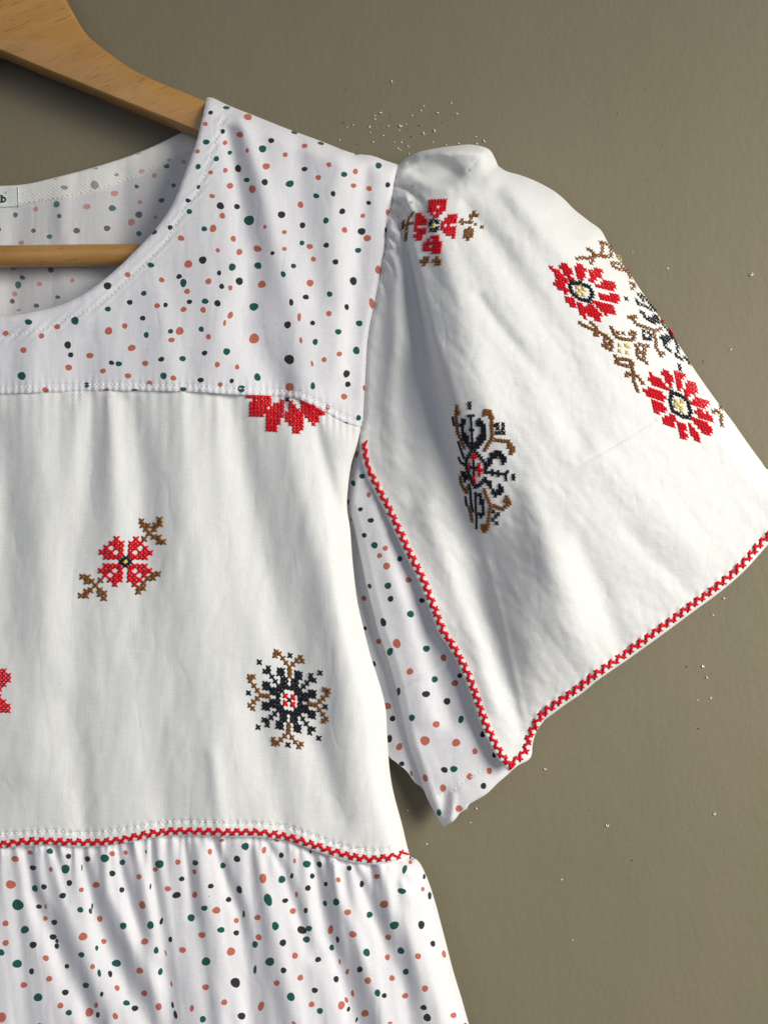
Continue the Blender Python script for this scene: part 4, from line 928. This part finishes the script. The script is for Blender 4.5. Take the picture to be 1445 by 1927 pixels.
herring('hem_trim', h_sleeve, [(952, 1438), (968, 1432), (984, 1422), (990, 1405), (995, 1385)]+off(HEM, -12), 6.8, 16.6, 2.6, 'red zigzag stitching along the lower hem of the sleeve')
def topstitch(name, hf, path, ln, gap, r, s0=0):
    at, Ln = frames(path); th = Th(); s = s0
    while s < Ln-ln:
        thread_run(th, hf, at(s, 0), at(s+ln, random.uniform(-.4, .4)), r, 0.9, 4, 5); s += ln+gap
    o = th.build(name, M['white'], blouse); o['kind'] = 'stuff'; return o
topstitch('neckline_stitching', h_yoke, NSTITCH, 6.4, 2.6, 0.75)
topstitch('seam_stitching', h_yoke, off(YSEAM, 11.5), 6.6, 2.0, 0.95)
topstitch('waist_stitching', h_bodice2, off(WSEAM, 27), 7.0, 1.8, 0.95)
topstitch('cuff_stitching', h_under, UH, 7.0, 2.4, 0.8)
topstitch('facing_stitching', h_facing, off(FB, -5), 5.5, 3.5, 0.6)

# ---------------------------------------------------------------- neck label
def slab(name, pts, hf, lift, mat, parent, th=1.0):
    b = cr([pts[0], pts[1]], 4)[:-1]+cr([pts[1], pts[2]], 4)[:-1]+cr([pts[2], pts[3]], 4)[:-1]+cr([pts[3], pts[0]], 4)[:-1]
    return panel(name, [b], lambda x, y: hf(x, y)+lift, [], [mat], 4, parent)
M['label'] = cloth_mat('woven_label', (0.72, 0.75, 0.72), 0.05)
M['tint'] = cloth_mat('label_weave_tint', (0.46, 0.52, 0.56), 0.05)
lb = slab('neck_label', [(-120, 355), (34, 351), (36, 388), (-120, 394)], h_facing, 0.8, M['label'], blouse)
lb['label'] = 'pale woven neck label with a dark letter b'
bpy.context.view_layer.update()
def letter(nm, pl, r, mat):
    th = Th(); x = np.array([q[0] for q in pl]); y = np.array([q[1] for q in pl])
    th.tube([P(*q) for q in zip(x, y, h_facing(x, y)+1.9)], r*K, 6, 0.5); th.build(nm, mat, lb)
letter('letter_stem', [(4.2, 367.5), (4.2, 380)], 1.7, M['olive'])
letter('letter_serif', [(1.2, 368), (4.5, 367.6)], 1.0, M['olive']); letter('letter_serif', [(0.5, 380), (5.5, 380)], 0.9, M['olive'])
letter('letter_bowl', [(4.5+5.6*math.cos(a)+1.2, 375.4+4.4*math.sin(a)) for a in np.linspace(-1.9, 1.9, 14)], 1.3, M['navy'])
tn = slab('woven_patch', [(10, 360), (14, 360), (14, 365), (10, 365)], h_facing, 1.4, M['tint'], blouse)
th = Th(); th.tube([P(35+i*0.15, 352+i*3.7, float(h_facing(np.array([35.]), np.array([352+i*3.7]))[0])+1.6) for i in range(11)], 0.9*K, 6); o = th.build('label_fold', M['white'], lb)

# ---------------------------------------------------------------- little glassy droplets stuck on the wall, pinholes in the paint
gm = bpy.data.materials.new('clear_droplet'); nt, N, L, b = nodes(gm); b.inputs['Base Color'].default_value = (0.90, 0.89, 0.84, 1); b.inputs['Roughness'].default_value = 0.10
b.inputs['Transmission Weight'].default_value = 0.15; b.inputs['Specular IOR Level'].default_value = 0.8
dm = bpy.data.materials.new('dark_pinhole'); nt, N, L, b = nodes(dm); b.inputs['Base Color'].default_value = (0.035, 0.030, 0.022, 1); b.inputs['Roughness'].default_value = 0.8
def ringmesh(name, R, r, arc):
    vs = []; fs = []; n = 14; m = 6
    for i in range(n):
        a = arc[0]+(arc[1]-arc[0])*i/(n-1); rr = r*(0.35+0.65*math.sin(math.pi*i/(n-1)))
        for k in range(m):
            t = 2*math.pi*k/m
            vs.append(((R+rr*math.cos(t))*math.cos(a)*K, -(0.6+rr*math.sin(t)*0.9+rr*0.5)*K, (R+rr*math.cos(t))*math.sin(a)*K))
    for i in range(n-1):
        for k in range(m): l = (k+1) % m; fs.append((i*m+k, i*m+l, (i+1)*m+l, (i+1)*m+k))
    me = bpy.data.meshes.new(name); me.from_pydata(vs, [], fs); me.materials.append(gm)
    me.polygons.foreach_set('use_smooth', [True]*len(fs)); return me
RM = [ringmesh('droplet', 1.55, 1.0, (2.4+d, 2.4+d+s)) for d, s in ((0, 4.3), (0.7, 5.2), (-0.4, 3.4), (1.0, 3.0), (0.2, 5.8))]
def disc(name, R):
    vs = [(0, -0.35*K, 0)]+[(R*K*math.cos(a)*random.uniform(.8, 1.1), -0.5*K, R*K*math.sin(a)*random.uniform(.8, 1.1)) for a in np.linspace(0, 2*math.pi, 9)[:-1]]
    me = bpy.data.meshes.new(name); me.from_pydata(vs, [], [(0, i, i % 8+1) for i in range(1, 9)]); me.materials.append(dm); return me
DMS = [disc('pinhole', 1.3), disc('pinhole', 1.0)]
def drops(pts, label, group, ox=0, oy=0, s=1.0, own={}):
    for n_, q in enumerate(pts.split()):
        v = [float(a) for a in q.split(',')]; x, y = ox+v[0]/s, oy+v[1]/s; r = v[2]/s/2.6*1.15
        o = link('droplet', random.choice(RM)); o.location = P(x, y, 0); o.scale = (r, r, r); o.rotation_euler = (0, random.uniform(-.5, .5), 0)
        tag(o, own.get(n_, label), 'droplet', group)
        if v[2]/s > 1.8:
            c = link('droplet_centre', DMS[0]); c.parent = o; c.scale = (.75, .9, .75)
drops("535,107,12 433,368,12 383,392,11 387,422,11 205,472,9 338,490,11 351,542,8 368,615,11 90,600,10 506,484,10 603,480,15 651,462,8 455,560,10 590,520,7 705,393,10 797,312,9 775,353,8 915,364,13 1031,289,9 1080,379,9 896,521,13 805,546,14 615,622,8 552,619,8 670,655,10 580,674,8 602,686,8 680,721,9 713,735,9 876,622,7 995,645,8 1097,630,9 1250,632,10 1240,572,10 1316,608,14 152,495,7",
      'tiny glossy droplet in the cluster on the wall above the puffed shoulder', 'droplets above the puffed sleeve', 620, 130, 4.5156,
      {0: 'glossy droplet standing alone highest on the wall above the droplet cluster', 8: 'droplet nearest the shoulder seam edge, leftmost low one of the cluster', 34: 'droplet pair-like bright one right of the cluster, above the outer corner of the puff',
       10: 'largest bright flake in the middle of the cluster above the shoulder', 17: 'bright droplet at the upper right of the cluster above the puff', 18: 'faint droplet highest at the right end of the cluster', 19: 'small droplet just below the faint one at the right end of the cluster'})
drops("1255,505,2.2 1189,473,1.6 1412,516,3.6 1373,656,2.8", 'tiny glossy droplet on the wall right of the embroidered sleeve', 'droplets right of the sleeve', own={
      0: 'small droplet on the wall right of the upper large red flower', 1: 'faint droplet closest to the outer sleeve fold, beside the brown garland', 2: 'largest droplet at the right edge of the wall, level with the upper red flower',
      3: 'round droplet on the right wall, level with the lower red flower'})
drops("1361,1125,2.6 1340,1157,1.8 1322,1253,2.8 1330,1274,2.8 1336,1313,2.2 1312,1317,1.8 1343,1531,2.6 1025,1446,2.6 897,1520,2.6 885,1547,1.9 1142,1552,3.0 1056,1654,2.2 1077,1768,1.6 768,1524,2.2 803,1587,2.2",
      'tiny glossy droplet on the wall below the sleeve hem', 'droplets below the sleeve', own={
      0: 'droplet closest under the right part of the sleeve hem', 1: 'faint droplet just left and below the one closest under the hem', 2: 'upper droplet of a close pair below the right part of the hem',
      3: 'lower droplet of a close pair below the right part of the hem', 4: 'droplet under the close pair, right one of two faint neighbours', 5: 'droplet under the close pair, left one of two faint neighbours',
      6: 'single droplet low at the far right, well below the hem', 7: 'droplet just right of the pointed sleeve tip', 8: 'droplet beside the cuff of the dotted under-sleeve', 9: 'faint droplet below the one beside the dotted cuff',
      10: 'elongated droplet on the bare wall right of the cuff and below the hem', 11: 'dull droplet on the bare wall halfway down below the sleeve tip', 12: 'lowest tiny droplet on the bare wall near the bottom',
      13: 'droplet on the shaded wall between the bodice side and the cuff', 14: 'droplet on the wall just above the red waist trim end'})
for x, y in [(620+a/4.5156, 130+b_/4.5156) for a, b_ in ((137, 172), (113, 457), (510, 400), (428, 474), (585, 562), (950, 455), (425, 745), (237, 640), (690, 575), (660, 510), (760, 480))]+[(1212, 166), (1245, 273), (1321, 683), (1322, 679), (1291, 1255), (1313, 1371), (1109, 1524), (1188, 1619), (1420, 180), (1161, 213)]:
    c = link('pinhole', random.choice(DMS)); c.location = P(x, y, 0); c.parent = wall; r = random.uniform(.7, 1.3); c.scale = (r, 1, r)
